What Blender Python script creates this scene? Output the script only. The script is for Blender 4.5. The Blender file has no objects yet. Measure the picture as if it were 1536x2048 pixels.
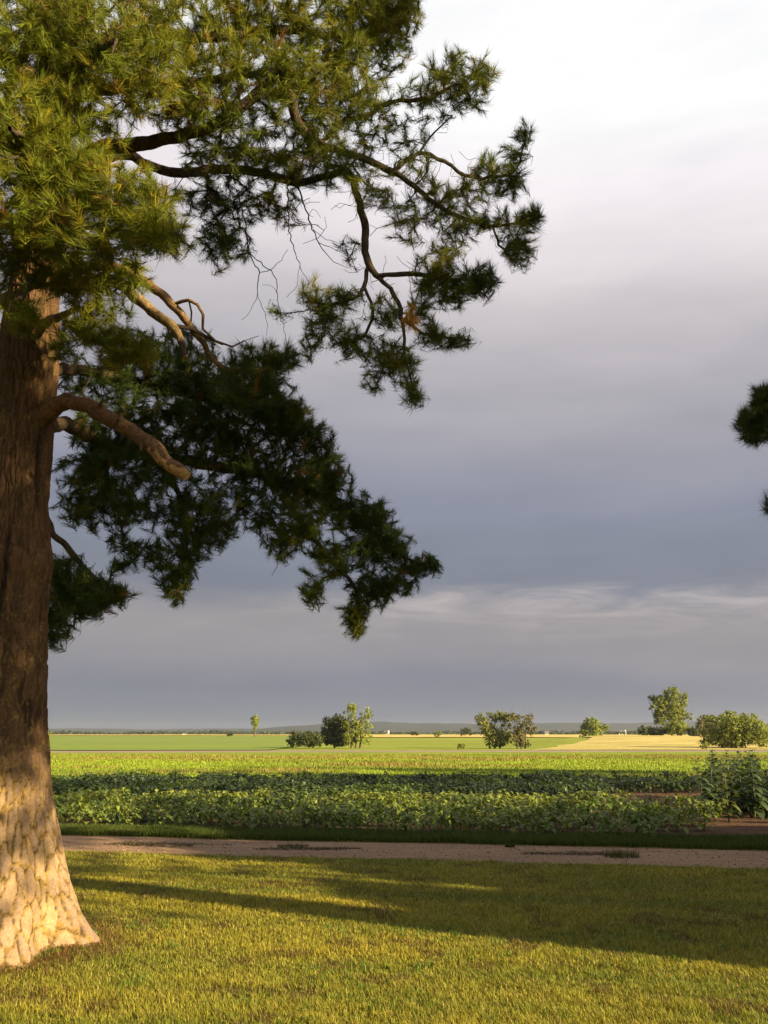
import bpy, math, random
import numpy as np
from mathutils import Vector

R = math.radians
rng = np.random.default_rng(7)
random.seed(7)
scene = bpy.context.scene
col = scene.collection

# ------------------------------------------------------------------ camera
FPX = 1773.6                       # focal length in photograph pixels (2048 tall)
PITCH = math.atan(444 / FPX)
CAM_H = 1.5
cam = bpy.data.cameras.new('camera')
cam.sensor_fit = 'VERTICAL'
cam.sensor_height = 36.0
cam.lens = 36.0 * FPX / 2048
cam.clip_start = 0.05
cam.clip_end = 30000
cam_ob = bpy.data.objects.new('camera', cam)
col.objects.link(cam_ob)
cam_ob.location = (0, 0, CAM_H)
cam_ob.rotation_euler = (math.pi / 2 + PITCH, 0, 0)
scene.camera = cam_ob

# ------------------------------------------------------------------ light
SUN_EL = R(19.0)
SUN_AZ = math.atan2(0.875, -0.485)           # clockwise from +Y: right and behind the camera
S = Vector((math.sin(SUN_AZ) * math.cos(SUN_EL), math.cos(SUN_AZ) * math.cos(SUN_EL), math.sin(SUN_EL)))
EXPOSURE = 2.05
scene.view_settings.view_transform = 'Standard'
scene.view_settings.look = 'None'
scene.view_settings.exposure = EXPOSURE
scene.view_settings.gamma = 1.0
scene.view_settings.use_curve_mapping = False
scene.render.engine = 'CYCLES'
scene.cycles.use_denoising = True
scene.cycles.max_bounces = 6
scene.cycles.diffuse_bounces = 3
scene.cycles.transmission_bounces = 3
scene.cycles.volume_bounces = 1
scene.cycles.sample_clamp_indirect = 6.0

sun = bpy.data.lights.new('sun', 'SUN')
sun.energy = 5.0
sun.angle = R(0.55)
sun.color = (1.0, 0.79, 0.44)
sun_ob = bpy.data.objects.new('sun', sun)
col.objects.link(sun_ob)
sun_ob.rotation_euler = S.to_track_quat('Z', 'Y').to_euler()
sun_ob.location = (30, -20, 25)


def srgb(r, g, b):
    f = lambda c: (c / 255 / 12.92) if c / 255 <= 0.04045 else ((c / 255 + 0.055) / 1.055) ** 2.4
    return (f(r), f(g), f(b))


world = bpy.data.worlds.new('World')
scene.world = world
world.use_nodes = True
nt = world.node_tree
nt.nodes.clear()


def N(tree, typ, **kw):
    n = tree.nodes.new(typ)
    for k, v in kw.items():
        setattr(n, k, v)
    return n


def M2(tree, op, a, b=None, c=None, clamp=False):
    n = tree.nodes.new('ShaderNodeMath')
    n.operation = op
    n.use_clamp = clamp
    for i, v in enumerate((a, b, c)):
        if v is None:
            continue
        if isinstance(v, (int, float)):
            n.inputs[i].default_value = v
        else:
            tree.links.new(v, n.inputs[i])
    return n.outputs[0]


def MR(tree, v, a, b, c, d, smooth=True):
    n = tree.nodes.new('ShaderNodeMapRange')
    if smooth:
        n.interpolation_type = 'SMOOTHSTEP'
    tree.links.new(v, n.inputs[0])
    for i, x in enumerate((a, b, c, d)):
        n.inputs[i + 1].default_value = x
    return n.outputs[0]


def MIX(tree, fac, a, b, typ='MIX'):
    n = tree.nodes.new('ShaderNodeMix')
    n.data_type = 'RGBA'
    n.blend_type = typ
    for i, v in ((0, fac), (6, a), (7, b)):
        if isinstance(v, (int, float)):
            n.inputs[i].default_value = v
        elif isinstance(v, tuple):
            n.inputs[i].default_value = (*v, 1) if len(v) == 3 else v
        else:
            tree.links.new(v, n.inputs[i])
    return n.outputs[2]


def RAMP(tree, fac, stops, interp='LINEAR'):
    n = tree.nodes.new('ShaderNodeValToRGB')
    cr = n.color_ramp
    cr.interpolation = interp
    while len(cr.elements) < len(stops):
        cr.elements.new(0.5)
    for e, (p, c) in zip(cr.elements, stops):
        e.position = p
        e.color = (*c, 1)
    tree.links.new(fac, n.inputs[0])
    return n.outputs[0]


def NOISE(tree, vec, scale, detail=4, rough=0.55, dist=0.0):
    n = tree.nodes.new('ShaderNodeTexNoise')
    n.inputs['Scale'].default_value = scale
    n.inputs['Detail'].default_value = detail
    n.inputs['Roughness'].default_value = rough
    n.inputs['Distortion'].default_value = dist
    if vec is not None:
        tree.links.new(vec, n.inputs['Vector'])
    return n.outputs['Fac']


def MAPV(tree, vec, scale=(1, 1, 1), loc=(0, 0, 0), rot=(0, 0, 0)):
    n = tree.nodes.new('ShaderNodeMapping')
    n.inputs['Scale'].default_value = scale
    n.inputs['Location'].default_value = loc
    n.inputs['Rotation'].default_value = rot
    tree.links.new(vec, n.inputs['Vector'])
    return n.outputs[0]


def build_world():
    t = nt
    out = N(t, 'ShaderNodeOutputWorld')
    bg = N(t, 'ShaderNodeBackground')
    t.links.new(bg.outputs[0], out.inputs[0])
    bg.inputs[1].default_value = 0.05
    sky = N(t, 'ShaderNodeTexSky', sky_type='NISHITA')
    sky.sun_disc = False
    sky.sun_elevation = SUN_EL
    sky.sun_rotation = SUN_AZ
    tc = N(t, 'ShaderNodeTexCoord')
    sep = N(t, 'ShaderNodeSeparateXYZ')
    t.links.new(tc.outputs['Generated'], sep.inputs[0])
    x, y, z = sep.outputs
    # the underside of a storm deck: dark low down, thinning to bright cloud overhead
    soft = NOISE(t, MAPV(t, tc.outputs['Generated'], (1.3, 1.3, 5.0)), 1.6, 4, 0.5)
    zz = M2(t, 'ADD', z, M2(t, 'MULTIPLY', M2(t, 'SUBTRACT', soft, 0.5), 0.11))
    zz = M2(t, 'ADD', zz, M2(t, 'MULTIPLY', x, M2(t, 'MULTIPLY', z, 0.22)))
    base = RAMP(t, zz, [
        (0.0, srgb(124, 130, 145)), (0.05, srgb(130, 134, 148)), (0.085, srgb(148, 147, 153)), (0.13, srgb(156, 153, 156)),
        (0.165, srgb(128, 134, 148)), (0.25, srgb(140, 145, 162)), (0.36, srgb(172, 170, 178)),
        (0.46, srgb(203, 198, 201)), (0.53, srgb(230, 224, 227)), (0.59, srgb(248, 243, 246)),
        (0.64, (1.0, 1.0, 1.0)), (1.0, (1.05, 1.05, 1.08))])
    # lit wisps lying low over the plain
    wv = MAPV(t, tc.outputs['Generated'], (3.2, 3.2, 19.0), (0.4, 0.3, 0.1))
    w = NOISE(t, wv, 2.6, 8, 0.62, 0.6)
    band = M2(t, 'MULTIPLY', MR(t, z, 0.085, 0.14, 0, 1), MR(t, z, 0.150, 0.166, 1, 0))
    wisp = M2(t, 'MULTIPLY', MR(t, w, 0.36, 0.74, 0, 1), band)
    side = MR(t, x, -0.22, 0.12, 0.18, 1)
    wisp = M2(t, 'MULTIPLY', wisp, side)
    c1 = MIX(t, M2(t, 'MULTIPLY', wisp, 0.75), base, srgb(200, 190, 188))
    # general mottling
    m = NOISE(t, MAPV(t, tc.outputs['Generated'], (2.0, 2.0, 9.0), (3, 1, 2)), 2.6, 5, 0.55)
    c2 = MIX(t, 1.0, c1, RAMP(t, m, [(0.25, (0.91, 0.92, 0.93)), (0.75, (1.08, 1.07, 1.06))]), 'MULTIPLY')
    k = 20.0 / 2 ** EXPOSURE
    c3 = MIX(t, 1.0, c2, (k, k, k), 'MULTIPLY')
    # towards the sun the deck breaks and the clear evening sky shows
    sd = M2(t, 'ADD', M2(t, 'MULTIPLY', x, S.x), M2(t, 'MULTIPLY', y, S.y))
    clear = MR(t, M2(t, 'ADD', sd, M2(t, 'MULTIPLY', soft, 0.3)), 0.25, 0.85, 0, 0.85)
    c4 = MIX(t, clear, c3, sky.outputs[0])
    t.links.new(c4, bg.inputs[0])


build_world()

# ------------------------------------------------------------------ helpers
ALB = 0.66                         # common scale of the base colours below

CP, SP = math.cos(PITCH), math.sin(PITCH)


def at(px, py, Y):
    """point seen at a photograph pixel at the depth Y"""
    dx, dy = (px - 768) / FPX, (1024 - py) / FPX
    k = Y / (CP - SP * dy)
    return np.array((dx * k, Y, CAM_H + k * (SP + CP * dy)))


def mesh(name, V, F, mat, parent=None, color=None, smooth=True, uvless=True):
    """V (n,3); F list of (m,k) index arrays; color (n,3)"""
    if isinstance(F, np.ndarray):
        F = [F]
    me = bpy.data.meshes.new(name)
    V = np.ascontiguousarray(V, dtype=np.float32)
    me.vertices.add(len(V))
    me.vertices.foreach_set('co', V.ravel())
    loops = np.concatenate([f.ravel() for f in F]).astype(np.int32)
    tot = np.concatenate([np.full(len(f), f.shape[1], dtype=np.int32) for f in F])
    start = np.concatenate([[0], np.cumsum(tot)[:-1]]).astype(np.int32)
    me.loops.add(len(loops))
    me.loops.foreach_set('vertex_index', loops)
    me.polygons.add(len(tot))
    me.polygons.foreach_set('loop_start', start)
    me.polygons.foreach_set('loop_total', tot)
    me.polygons.foreach_set('use_smooth', np.full(len(tot), smooth, dtype=bool))
    if color is not None:
        a = me.color_attributes.new('Col', 'FLOAT_COLOR', 'POINT')
        c4 = np.ones((len(V), 4), dtype=np.float32)
        c4[:, :3] = np.asarray(color) * ALB
        a.data.foreach_set('color', c4.ravel())
    me.update(calc_edges=True)
    me.materials.append(mat)
    ob = bpy.data.objects.new(name, me)
    col.objects.link(ob)
    if parent is not None:
        ob.parent = parent
    return ob


def empty(name, loc=(0, 0, 0)):
    o = bpy.data.objects.new(name, None)
    o.location = loc
    o.empty_display_size = 0.2
    col.objects.link(o)
    return o


def tag(o, label=None, cat=None, group=None, kind=None):
    if label: o['label'] = label
    if cat: o['category'] = cat
    if group: o['group'] = group
    if kind: o['kind'] = kind
    return o


def copy_tree(o, parent=None):
    c = o.copy()
    col.objects.link(c)
    c.parent = parent
    for ch in list(o.children):
        copy_tree(ch, c)
    return c


def hash2(ix, iy, seed):
    h = (ix.astype(np.int64) * 374761393 + iy.astype(np.int64) * 668265263 + seed * 1442695041) & 0xFFFFFFFF
    h = ((h ^ (h >> 13)) * 1274126177) & 0xFFFFFFFF
    h = (h ^ (h >> 16)) & 0xFFFFFFFF
    return h / 4294967295.0


def vnoise(x, y, seed=0):
    ix, iy = np.floor(x), np.floor(y)
    fx, fy = x - ix, y - iy
    fx, fy = fx * fx * (3 - 2 * fx), fy * fy * (3 - 2 * fy)
    a, b = hash2(ix, iy, seed), hash2(ix + 1, iy, seed)
    c, d = hash2(ix, iy + 1, seed), hash2(ix + 1, iy + 1, seed)
    return (a * (1 - fx) + b * fx) * (1 - fy) + (c * (1 - fx) + d * fx) * fy


def fbm(x, y, seed=0, oct=4):
    s, a, t = 0, 1.0, 0
    for i in range(oct):
        s = s + a * vnoise(x * 2 ** i, y * 2 ** i, seed + i * 17)
        t += a
        a *= 0.5
    return s / t


def sstep(a, b, x):
    t = np.clip((x - a) / (b - a), 0, 1)
    return t * t * (3 - 2 * t)


def unit(v):
    return v / np.maximum(np.linalg.norm(v, axis=-1, keepdims=True), 1e-9)


# ------------------------------------------------------------------ materials
def base_mat(name, rough=0.9, spec=0.2):
    m = bpy.data.materials.new(name)
    m.use_nodes = True
    t = m.node_tree
    t.nodes.clear()
    out = N(t, 'ShaderNodeOutputMaterial')
    p = N(t, 'ShaderNodeBsdfPrincipled')
    p.inputs['Roughness'].default_value = rough
    p.inputs['Specular IOR Level'].default_value = spec
    t.links.new(p.outputs[0], out.inputs[0])
    return m, t, p, out


def leaf_mat(name, trans=0.35, rough=0.6, spec=0.25, tint=(1.25, 1.15, 0.5)):
    """thin leaves and needles: colour from the attribute, light passes through"""
    m, t, p, out = base_mat(name, rough, spec)
    a = N(t, 'ShaderNodeAttribute', attribute_name='Col')
    t.links.new(a.outputs['Color'], p.inputs['Base Color'])
    tr = N(t, 'ShaderNodeBsdfTranslucent')
    t.links.new(MIX(t, 1.0, a.outputs['Color'], tint, 'MULTIPLY'), tr.inputs[0])
    mx = N(t, 'ShaderNodeMixShader')
    mx.inputs[0].default_value = trans
    t.links.new(p.outputs[0], mx.inputs[1])
    t.links.new(tr.outputs[0], mx.inputs[2])
    t.links.new(mx.outputs[0], out.inputs[0])
    return m


def bump(t, p, h, strength=0.5, dist=0.02):
    b = N(t, 'ShaderNodeBump')
    b.inputs['Strength'].default_value = strength
    b.inputs['Distance'].default_value = dist
    t.links.new(h, b.inputs['Height'])
    t.links.new(b.outputs[0], p.inputs['Normal'])


def attr_mat(name, rough=0.9, spec=0.15, nscale=40, amp=(0.75, 1.2), bs=0.4, bd=0.006):
    m, t, p, out = base_mat(name, rough, spec)
    a = N(t, 'ShaderNodeAttribute', attribute_name='Col')
    tc = N(t, 'ShaderNodeTexCoord')
    n = NOISE(t, tc.outputs['Object'], nscale, 6, 0.65)
    c = MIX(t, 1.0, a.outputs['Color'], RAMP(t, n, [(0.3, (amp[0],) * 3), (0.7, (amp[1],) * 3)]), 'MULTIPLY')
    t.links.new(c, p.inputs['Base Color'])
    bump(t, p, n, bs, bd)
    return m


def noise_mat(name, stops, scale=(1, 1, 1), nscale=1.0, detail=6, rough=0.95, bs=0.5, bd=0.05, fine=(0.8, 1.2), fscale=8.0, spec=0.1):
    m, t, p, out = base_mat(name, rough, spec)
    tc = N(t, 'ShaderNodeTexCoord')
    v = MAPV(t, tc.outputs['Object'], scale)
    n = NOISE(t, v, nscale, detail, 0.6)
    c = RAMP(t, n, [(q, tuple(x * ALB for x in k)) for q, k in stops])
    f = NOISE(t, tc.outputs['Object'], fscale, 5, 0.7)
    c = MIX(t, 1.0, c, RAMP(t, f, [(0.3, (fine[0],) * 3), (0.7, (fine[1],) * 3)]), 'MULTIPLY')
    t.links.new(c, p.inputs['Base Color'])
    bump(t, p, f, bs, bd)
    return m


MAT = {}
MAT['needle'] = leaf_mat('pine_needles', 0.22, 0.6, 0.12, (1.3, 1.1, 0.4))
MAT['leaf'] = leaf_mat('crop_leaves', 0.35, 0.5, 0.35, (1.15, 1.15, 0.4))
MAT['treeleaf'] = leaf_mat('tree_leaves', 0.30, 0.6, 0.2, (1.2, 1.15, 0.5))
MAT['grass'] = leaf_mat('grass_blades', 0.30, 0.6, 0.2, (1.2, 1.1, 0.5))
MAT['bark'] = attr_mat('pine_bark', 0.92, 0.12, 55, (0.7, 1.2), 0.55, 0.008)
MAT['twig'] = attr_mat('branch_bark', 0.92, 0.1, 38, (0.42, 1.5), 1.0, 0.02)
MAT['stem'] = attr_mat('green_stem', 0.8, 0.2, 60, (0.8, 1.15), 0.3, 0.003)
MAT['cut'] = noise_mat('sawn_wood', [(0.3, (0.24, 0.15, 0.07)), (0.7, (0.38, 0.26, 0.13))], nscale=25, fscale=60, bs=0.3, bd=0.004)
MAT['sward'] = noise_mat('lawn_soil', [(0.3, (0.10, 0.09, 0.018)), (0.52, (0.17, 0.155, 0.026)), (0.75, (0.23, 0.19, 0.04))], (0.35, 1.4, 1), 1.6, fscale=28, bs=0.8, bd=0.03, fine=(0.55, 1.3))
MAT['lane'] = noise_mat('sandy_gravel', [(0.25, (0.19, 0.118, 0.072)), (0.5, (0.28, 0.178, 0.108)), (0.8, (0.36, 0.235, 0.15))], (0.35, 4.5, 1), 1.2, fscale=45, bs=0.7, bd=0.015, fine=(0.75, 1.2))
MAT['soil'] = noise_mat('field_soil', [(0.3, (0.07, 0.04, 0.024)), (0.7, (0.15, 0.085, 0.05))], nscale=3, fscale=14, bs=1.0, bd=0.06, fine=(0.6, 1.3))
MAT['road'] = noise_mat('gravel_road', [(0.3, (0.20, 0.165, 0.12)), (0.7, (0.29, 0.24, 0.175))], (0.05, 0.6, 1), 1, fscale=4, bs=0.3, bd=0.02)
MAT['meadow'] = noise_mat('meadow_turf', [(0.30, (0.15, 0.20, 0.016)), (0.48, (0.22, 0.28, 0.02)), (0.62, (0.25, 0.29, 0.024)), (0.75, (0.36, 0.30, 0.06))], (0.06, 0.16, 1), 1.0, fscale=3, bs=0.8, bd=0.15, fine=(0.72, 1.2))
MAT['plain'] = noise_mat('plain_turf', [(0.3, (0.18, 0.225, 0.028)), (0.7, (0.28, 0.31, 0.038))], (0.01, 0.03, 1), 1.0, fscale=0.4, bs=0.6, bd=0.4)
MAT['greenfield'] = noise_mat('young_green_crop', [(0.3, (0.16, 0.23, 0.045)), (0.7, (0.22, 0.28, 0.05))], (0.008, 0.05, 1), 1.0, fscale=0.6, bs=0.8, bd=0.4, fine=(0.8, 1.15))
MAT['wheat'] = noise_mat('ripe_wheat', [(0.3, (0.50, 0.38, 0.11)), (0.7, (0.64, 0.49, 0.16))], (0.02, 0.1, 1), 1.0, fscale=0.8, bs=0.6, bd=0.3, fine=(0.85, 1.12))
MAT['hay'] = noise_mat('dry_hay_grass', [(0.30, (0.27, 0.27, 0.05)), (0.45, (0.46, 0.38, 0.12)), (0.7, (0.60, 0.49, 0.19))], (0.05, 0.12, 0.4), 1.0, fscale=1.2, bs=0.8, bd=0.3, fine=(0.8, 1.15))
MAT['hill'] = noise_mat('wooded_hill', [(0.3, (0.02, 0.028, 0.028)), (0.55, (0.03, 0.038, 0.034)), (0.75, (0.05, 0.052, 0.042))], (0.006, 0.003, 0.02), 1.0, fscale=0.02, bs=0.5, bd=3.0, fine=(0.6, 1.4))  # dark bluish tone: some of the far haze put into the base colour
MAT['paint'] = noise_mat('white_barn_paint', [(0.3, (0.60, 0.59, 0.57)), (0.7, (0.72, 0.71, 0.68))], nscale=0.4, fscale=2, bs=0.1, bd=0.01, fine=(0.92, 1.05))
MAT['roof'] = noise_mat('grey_roof_sheet', [(0.3, (0.16, 0.15, 0.15)), (0.7, (0.24, 0.22, 0.21))], nscale=0.4, fscale=2, bs=0.1, bd=0.01)
MAT['darkwin'] = noise_mat('dark_opening', [(0.3, (0.03, 0.03, 0.035)), (0.7, (0.05, 0.05, 0.055))], nscale=1, fscale=2, bs=0.0)

# ------------------------------------------------------------------ terrain
LS = -0.188                                   # lane runs slightly towards the camera on its way to the right
lane_near = lambda x: 11.56 + LS * x
lane_far = lambda x: 13.32 + LS * x
crop_near = lambda x: 14.25 + LS * x * (np.where(np.asarray(x) > 0, 0.75, 1.1))
crop_back = lambda x: 27.4 + 0.03 * x


def ground_z(x, y):
    x = np.asarray(x, float); y = np.asarray(y, float)
    z = -2.0 * sstep(20, 185, y)
    z = z + 2.75 * sstep(230, 900, y)
    # the dry knoll to the right beyond the road
    z = z + 2.9 * np.exp(-(((x - 82) / 42) ** 2) ** 1.3) * np.exp(-(((y - 292) / 42) ** 2))
    z = z + 0.5 * (fbm(x / 60, y / 60, 5, 3) - 0.5) * sstep(120, 240, y) * (1 - sstep(1500, 2500, y))
    near = 1 - sstep(20, 30, y)
    z = z + 0.03 * (fbm(x / 2.2, y / 2.2, 9, 3) - 0.5) * near
    return z


def sheet(name, xs, ys, zoff, mat, warp=None, color=None):
    X, Y = np.meshgrid(xs, ys)
    if warp is not None:
        X, Y = warp(X, Y)
    Z = ground_z(X, Y) + zoff
    V = np.stack([X.ravel(), Y.ravel(), Z.ravel()], 1)
    nx, ny = len(xs), len(ys)
    i = (np.arange(ny - 1)[:, None] * nx + np.arange(nx - 1)[None]).ravel()
    F = np.stack([i, i + 1, i + nx + 1, i + nx], 1)
    return tag(mesh(name, V, F, mat), kind='structure')


gx = np.concatenate([-np.geomspace(9000, 14, 60), np.linspace(-13, 13, 90), np.geomspace(14, 9000, 60)])
gy = np.concatenate([-np.geomspace(400, 2, 16), np.linspace(0, 38, 120), np.geomspace(39, 12000, 120)])
sheet('ground', gx, gy, -0.10, MAT['plain'])
# lawn in front of the lane
sheet('lawn', np.linspace(-30, 34, 140), np.linspace(0, 1, 90), 0.0, MAT['sward'],
      lambda X, Y: (X, -25 + Y * (lane_near(X) + 0.12 + 25)))
sheet('gravel_lane', np.linspace(-40, 40, 260), np.linspace(0, 1, 24), 0.006, MAT['lane'],
      lambda X, Y: (X, lane_near(X) + 0.08 * (fbm(X * 1.5, X * 0, 3, 3) - 0.5) + Y * (lane_far(X) - lane_near(X) + 0.1)))
sheet('grass_verge', np.linspace(-40, 40, 160), np.linspace(0, 1, 8), 0.012, MAT['sward'],
      lambda X, Y: (X, lane_far(X) + Y * (crop_near(X) - lane_far(X))))
sheet('crop_soil', np.linspace(-46, 46, 200), np.linspace(0, 1, 90), 0.0, MAT['soil'],
      lambda X, Y: (X, crop_near(X) + Y * (crop_back(X) - crop_near(X))))
sheet('meadow', np.linspace(-240, 240, 160), np.linspace(0, 1, 90), 0.0, MAT['meadow'],
      lambda X, Y: (X, crop_back(np.clip(X, -60, 60)) + Y ** 1.6 * (182 - crop_back(np.clip(X, -60, 60)))))


def road():
    xs = np.linspace(-420, 420, 120)
    prof = [(-4.6, -0.2), (-3.4, 0.12), (-3.0, 0.16), (0, 0.22), (3.0, 0.16), (3.4, 0.12), (4.6, -0.2)]
    V = []
    for x in xs:
        yc = 190 + 0.0 * x
        zc = float(ground_z(x, yc))
        V += [(x, yc + a, zc + b) for a, b in prof]
    n = len(prof)
    i = (np.arange(len(xs) - 1)[:, None] * n + np.arange(n - 1)[None]).ravel()
    F = np.stack([i, i + n, i + n + 1, i + 1], 1)
    tag(mesh('gravel_road', np.array(V), F, MAT['road']), kind='structure')


road()
# fields on the plain
sheet('green_field', np.linspace(-420, -26, 80), np.linspace(205, 640, 90), 0.10, MAT['greenfield'], lambda X, Y: (X + (Y - 205) * 0.02 * (X > -27), Y))
sheet('hay_knoll', np.linspace(0, 1, 90), np.linspace(197, 345, 80), 0.16, MAT['hay'],
      lambda X, Y: ((33 + (Y - 197) * 0.36 + 9 * (fbm(Y / 11, Y * 0, 6, 4) - .5)) * (1 - X) + 130 * X, Y))
sheet('wheat_field', np.linspace(-24, 330, 80), np.linspace(560, 860, 60), 0.3, MAT['wheat'])
sheet('stubble_field', np.linspace(-520, -30, 60), np.linspace(720, 1000, 40), 0.2, MAT['wheat'])


def far_hill(name, y, x0, x1, h, seed, base=-4):
    xs = np.linspace(x0, x1, 160)
    e = sstep(x0, x0 + (x1 - x0) * 0.25, xs) * (1 - sstep(x1 - (x1 - x0) * 0.25, x1, xs))
    top = h * e * (0.55 + 0.6 * fbm(xs / 900, xs * 0, seed, 3)) + 5 * vnoise(xs / 70, xs * 0, seed + 3) * e
    V, K = [], 12
    for k in range(K):
        s = k / (K - 1)
        prof = math.sin(s * math.pi) ** 0.8 if 0 < s < 1 else 0
        yy = y + (s - 0.5) * 2400 + 120 * (vnoise(xs / 300, xs * 0 + k, seed + 9) - 0.5)
        V.append(np.stack([xs, yy, base + (top - base) * prof], 1))
    V = np.concatenate(V)
    nx = len(xs)
    i = (np.arange(K - 1)[:, None] * nx + np.arange(nx - 1)[None]).ravel()
    F = np.stack([i, i + 1, i + nx + 1, i + nx], 1)
    tag(mesh(name, V, F, MAT['hill']), kind='structure')


far_hill('far_hills', 6200, -1500, 3600, 92, 21)
far_hill('far_hills', 7600, -4200, 700, 52, 33)
far_hill('far_hills', 7400, 700, 6800, 84, 47)


# ------------------------------------------------------------------ foliage and wood builders
def needles(P, D, n_per, length, width, spread=(25, 75), shoot=0.12, tint=None, seed=0):
    """brush-like tufts: P tips, D unit shoot directions -> V, F, color"""
    g = np.random.default_rng(seed)
    K = len(P)
    idx = np.repeat(np.arange(K), n_per)
    M = len(idx)
    d = D[idx]
    ref = np.where(np.abs(d[:, 2:3]) > 0.9, np.array([[1.0, 0, 0]]), np.array([[0, 0, 1.0]]))
    u = unit(np.cross(d, ref)); v = np.cross(d, u)
    t = g.random(M) ** 0.8
    az = g.random(M) * 2 * np.pi
    ang = np.radians(spread[0] + (spread[1] - spread[0]) * (1 - t) * (0.6 + 0.4 * g.random(M)) + g.normal(0, 7, M))
    nd = d * np.cos(ang)[:, None] + (u * np.cos(az)[:, None] + v * np.sin(az)[:, None]) * np.sin(ang)[:, None]
    nd[:, 2] -= 0.06
    nd = unit(nd)
    base = P[idx] - d * (shoot * (1 - t))[:, None]
    L = length * (0.75 + 0.45 * g.random(M)) * (0.72 + 0.5 * g.random(K))[idx]
    tip = base + nd * L[:, None]
    w = unit(np.cross(nd, g.normal(size=(M, 3)))) * (width * (0.75 + 0.5 * g.random(M)) * 0.5)[:, None]
    V = np.empty((M, 3, 3), dtype=np.float32)
    V[:, 0] = base + w; V[:, 1] = base - w; V[:, 2] = tip
    F = np.arange(M * 3).reshape(M, 3)
    c0 = np.array([0.092, 0.128, 0.016])
    c = c0[None] * (0.75 + 0.5 * g.random((K, 1)))[idx] * (0.8 + 0.4 * g.random((M, 1)))
    yel = (g.random(K) ** 4)[idx][:, None]
    c = c * (1 - 0.55 * yel) + np.array([[0.25, 0.195, 0.016]]) * 0.55 * yel
    if tint is not None:
        c = c * tint[idx]
    dead = (g.random(K) < 0.018)[idx][:, None]
    c = np.where(dead, np.array([[0.26, 0.15, 0.04]]) * (0.6 + 0.6 * g.random((M, 1))), c)
    C = np.repeat(c, 3, axis=0)
    return V.reshape(-1, 3), F, C


def smooth_path(pts, step):
    """Catmull-Rom through rows (x,y,z,r)"""
    pts = np.asarray(pts, float)
    if len(pts) == 2:
        n = max(2, int(np.linalg.norm(pts[1, :3] - pts[0, :3]) / step))
        return np.array([pts[0] + (pts[1] - pts[0]) * k / n for k in range(n + 1)])
    P = np.vstack([2 * pts[0] - pts[1], pts, 2 * pts[-1] - pts[-2]])
    out = []
    for i in range(1, len(P) - 2):
        n = max(1, int(np.linalg.norm(P[i + 1, :3] - P[i, :3]) / step))
        for k in range(n):
            t = k / n
            out.append(0.5 * ((2 * P[i]) + (-P[i - 1] + P[i + 1]) * t + (2 * P[i - 1] - 5 * P[i] + 4 * P[i + 1] - P[i + 2]) * t * t
                              + (-P[i - 1] + 3 * P[i] - 3 * P[i + 1] + P[i + 2]) * t ** 3))
    out.append(pts[-1])
    out = np.array(out)
    out[:, 3] = np.maximum(out[:, 3], 0.002)
    return out


def tube(path, sides, cap=False, wob=0.0, seed=0):
    """path rows (x,y,z,r) -> V, [F]"""
    p = path[:, :3]; r = path[:, 3]
    T = unit(np.gradient(p, axis=0))
    ref = np.array([0.31, 0.52, 0.79])
    U = unit(np.cross(T, ref)); W = np.cross(T, U)
    a = np.arange(sides) * 2 * np.pi / sides
    rr = r[:, None] * np.ones(sides)[None]
    if wob:
        s = np.cumsum(np.r_[0, np.linalg.norm(np.diff(p, axis=0), axis=1)])
        rr = rr * (1 + 0.5 * wob * (fbm(s[:, None] * 48 + 0 * a[None], a[None] * 3.2 + 0 * s[:, None], seed + 3, 3) - 0.5) * 2 + wob * (fbm(s[:, None] * 14 + 0 * a[None], a[None] * 1.2 + 0 * s[:, None], seed, 3) - 0.5) * 2)
    V = p[:, None] + (U[:, None] * np.cos(a)[None, :, None] + W[:, None] * np.sin(a)[None, :, None]) * rr[..., None]
    n = len(p)
    i = np.arange(n - 1)[:, None] * sides
    j = np.arange(sides)[None]
    F = np.stack([i + j, i + (j + 1) % sides, i + sides + (j + 1) % sides, i + sides + j], -1).reshape(-1, 4)
    return V.reshape(-1, 3), F


class Pile:
    def __init__(self):
        self.V, self.F, self.C, self.n = [], {}, [], 0

    def add(self, V, F, C):
        F = F if isinstance(F, list) else [F]
        for f in F:
            self.F.setdefault(f.shape[1], []).append(f + self.n)
        self.V.append(V)
        self.C.append(np.broadcast_to(np.asarray(C, float), V.shape))
        self.n += len(V)

    def build(self, name, mat, parent=None, smooth=True):
        if not self.n:
            return None
        return mesh(name, np.concatenate(self.V), [np.concatenate(f) for f in self.F.values()], mat, parent, np.concatenate(self.C), smooth)


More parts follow.
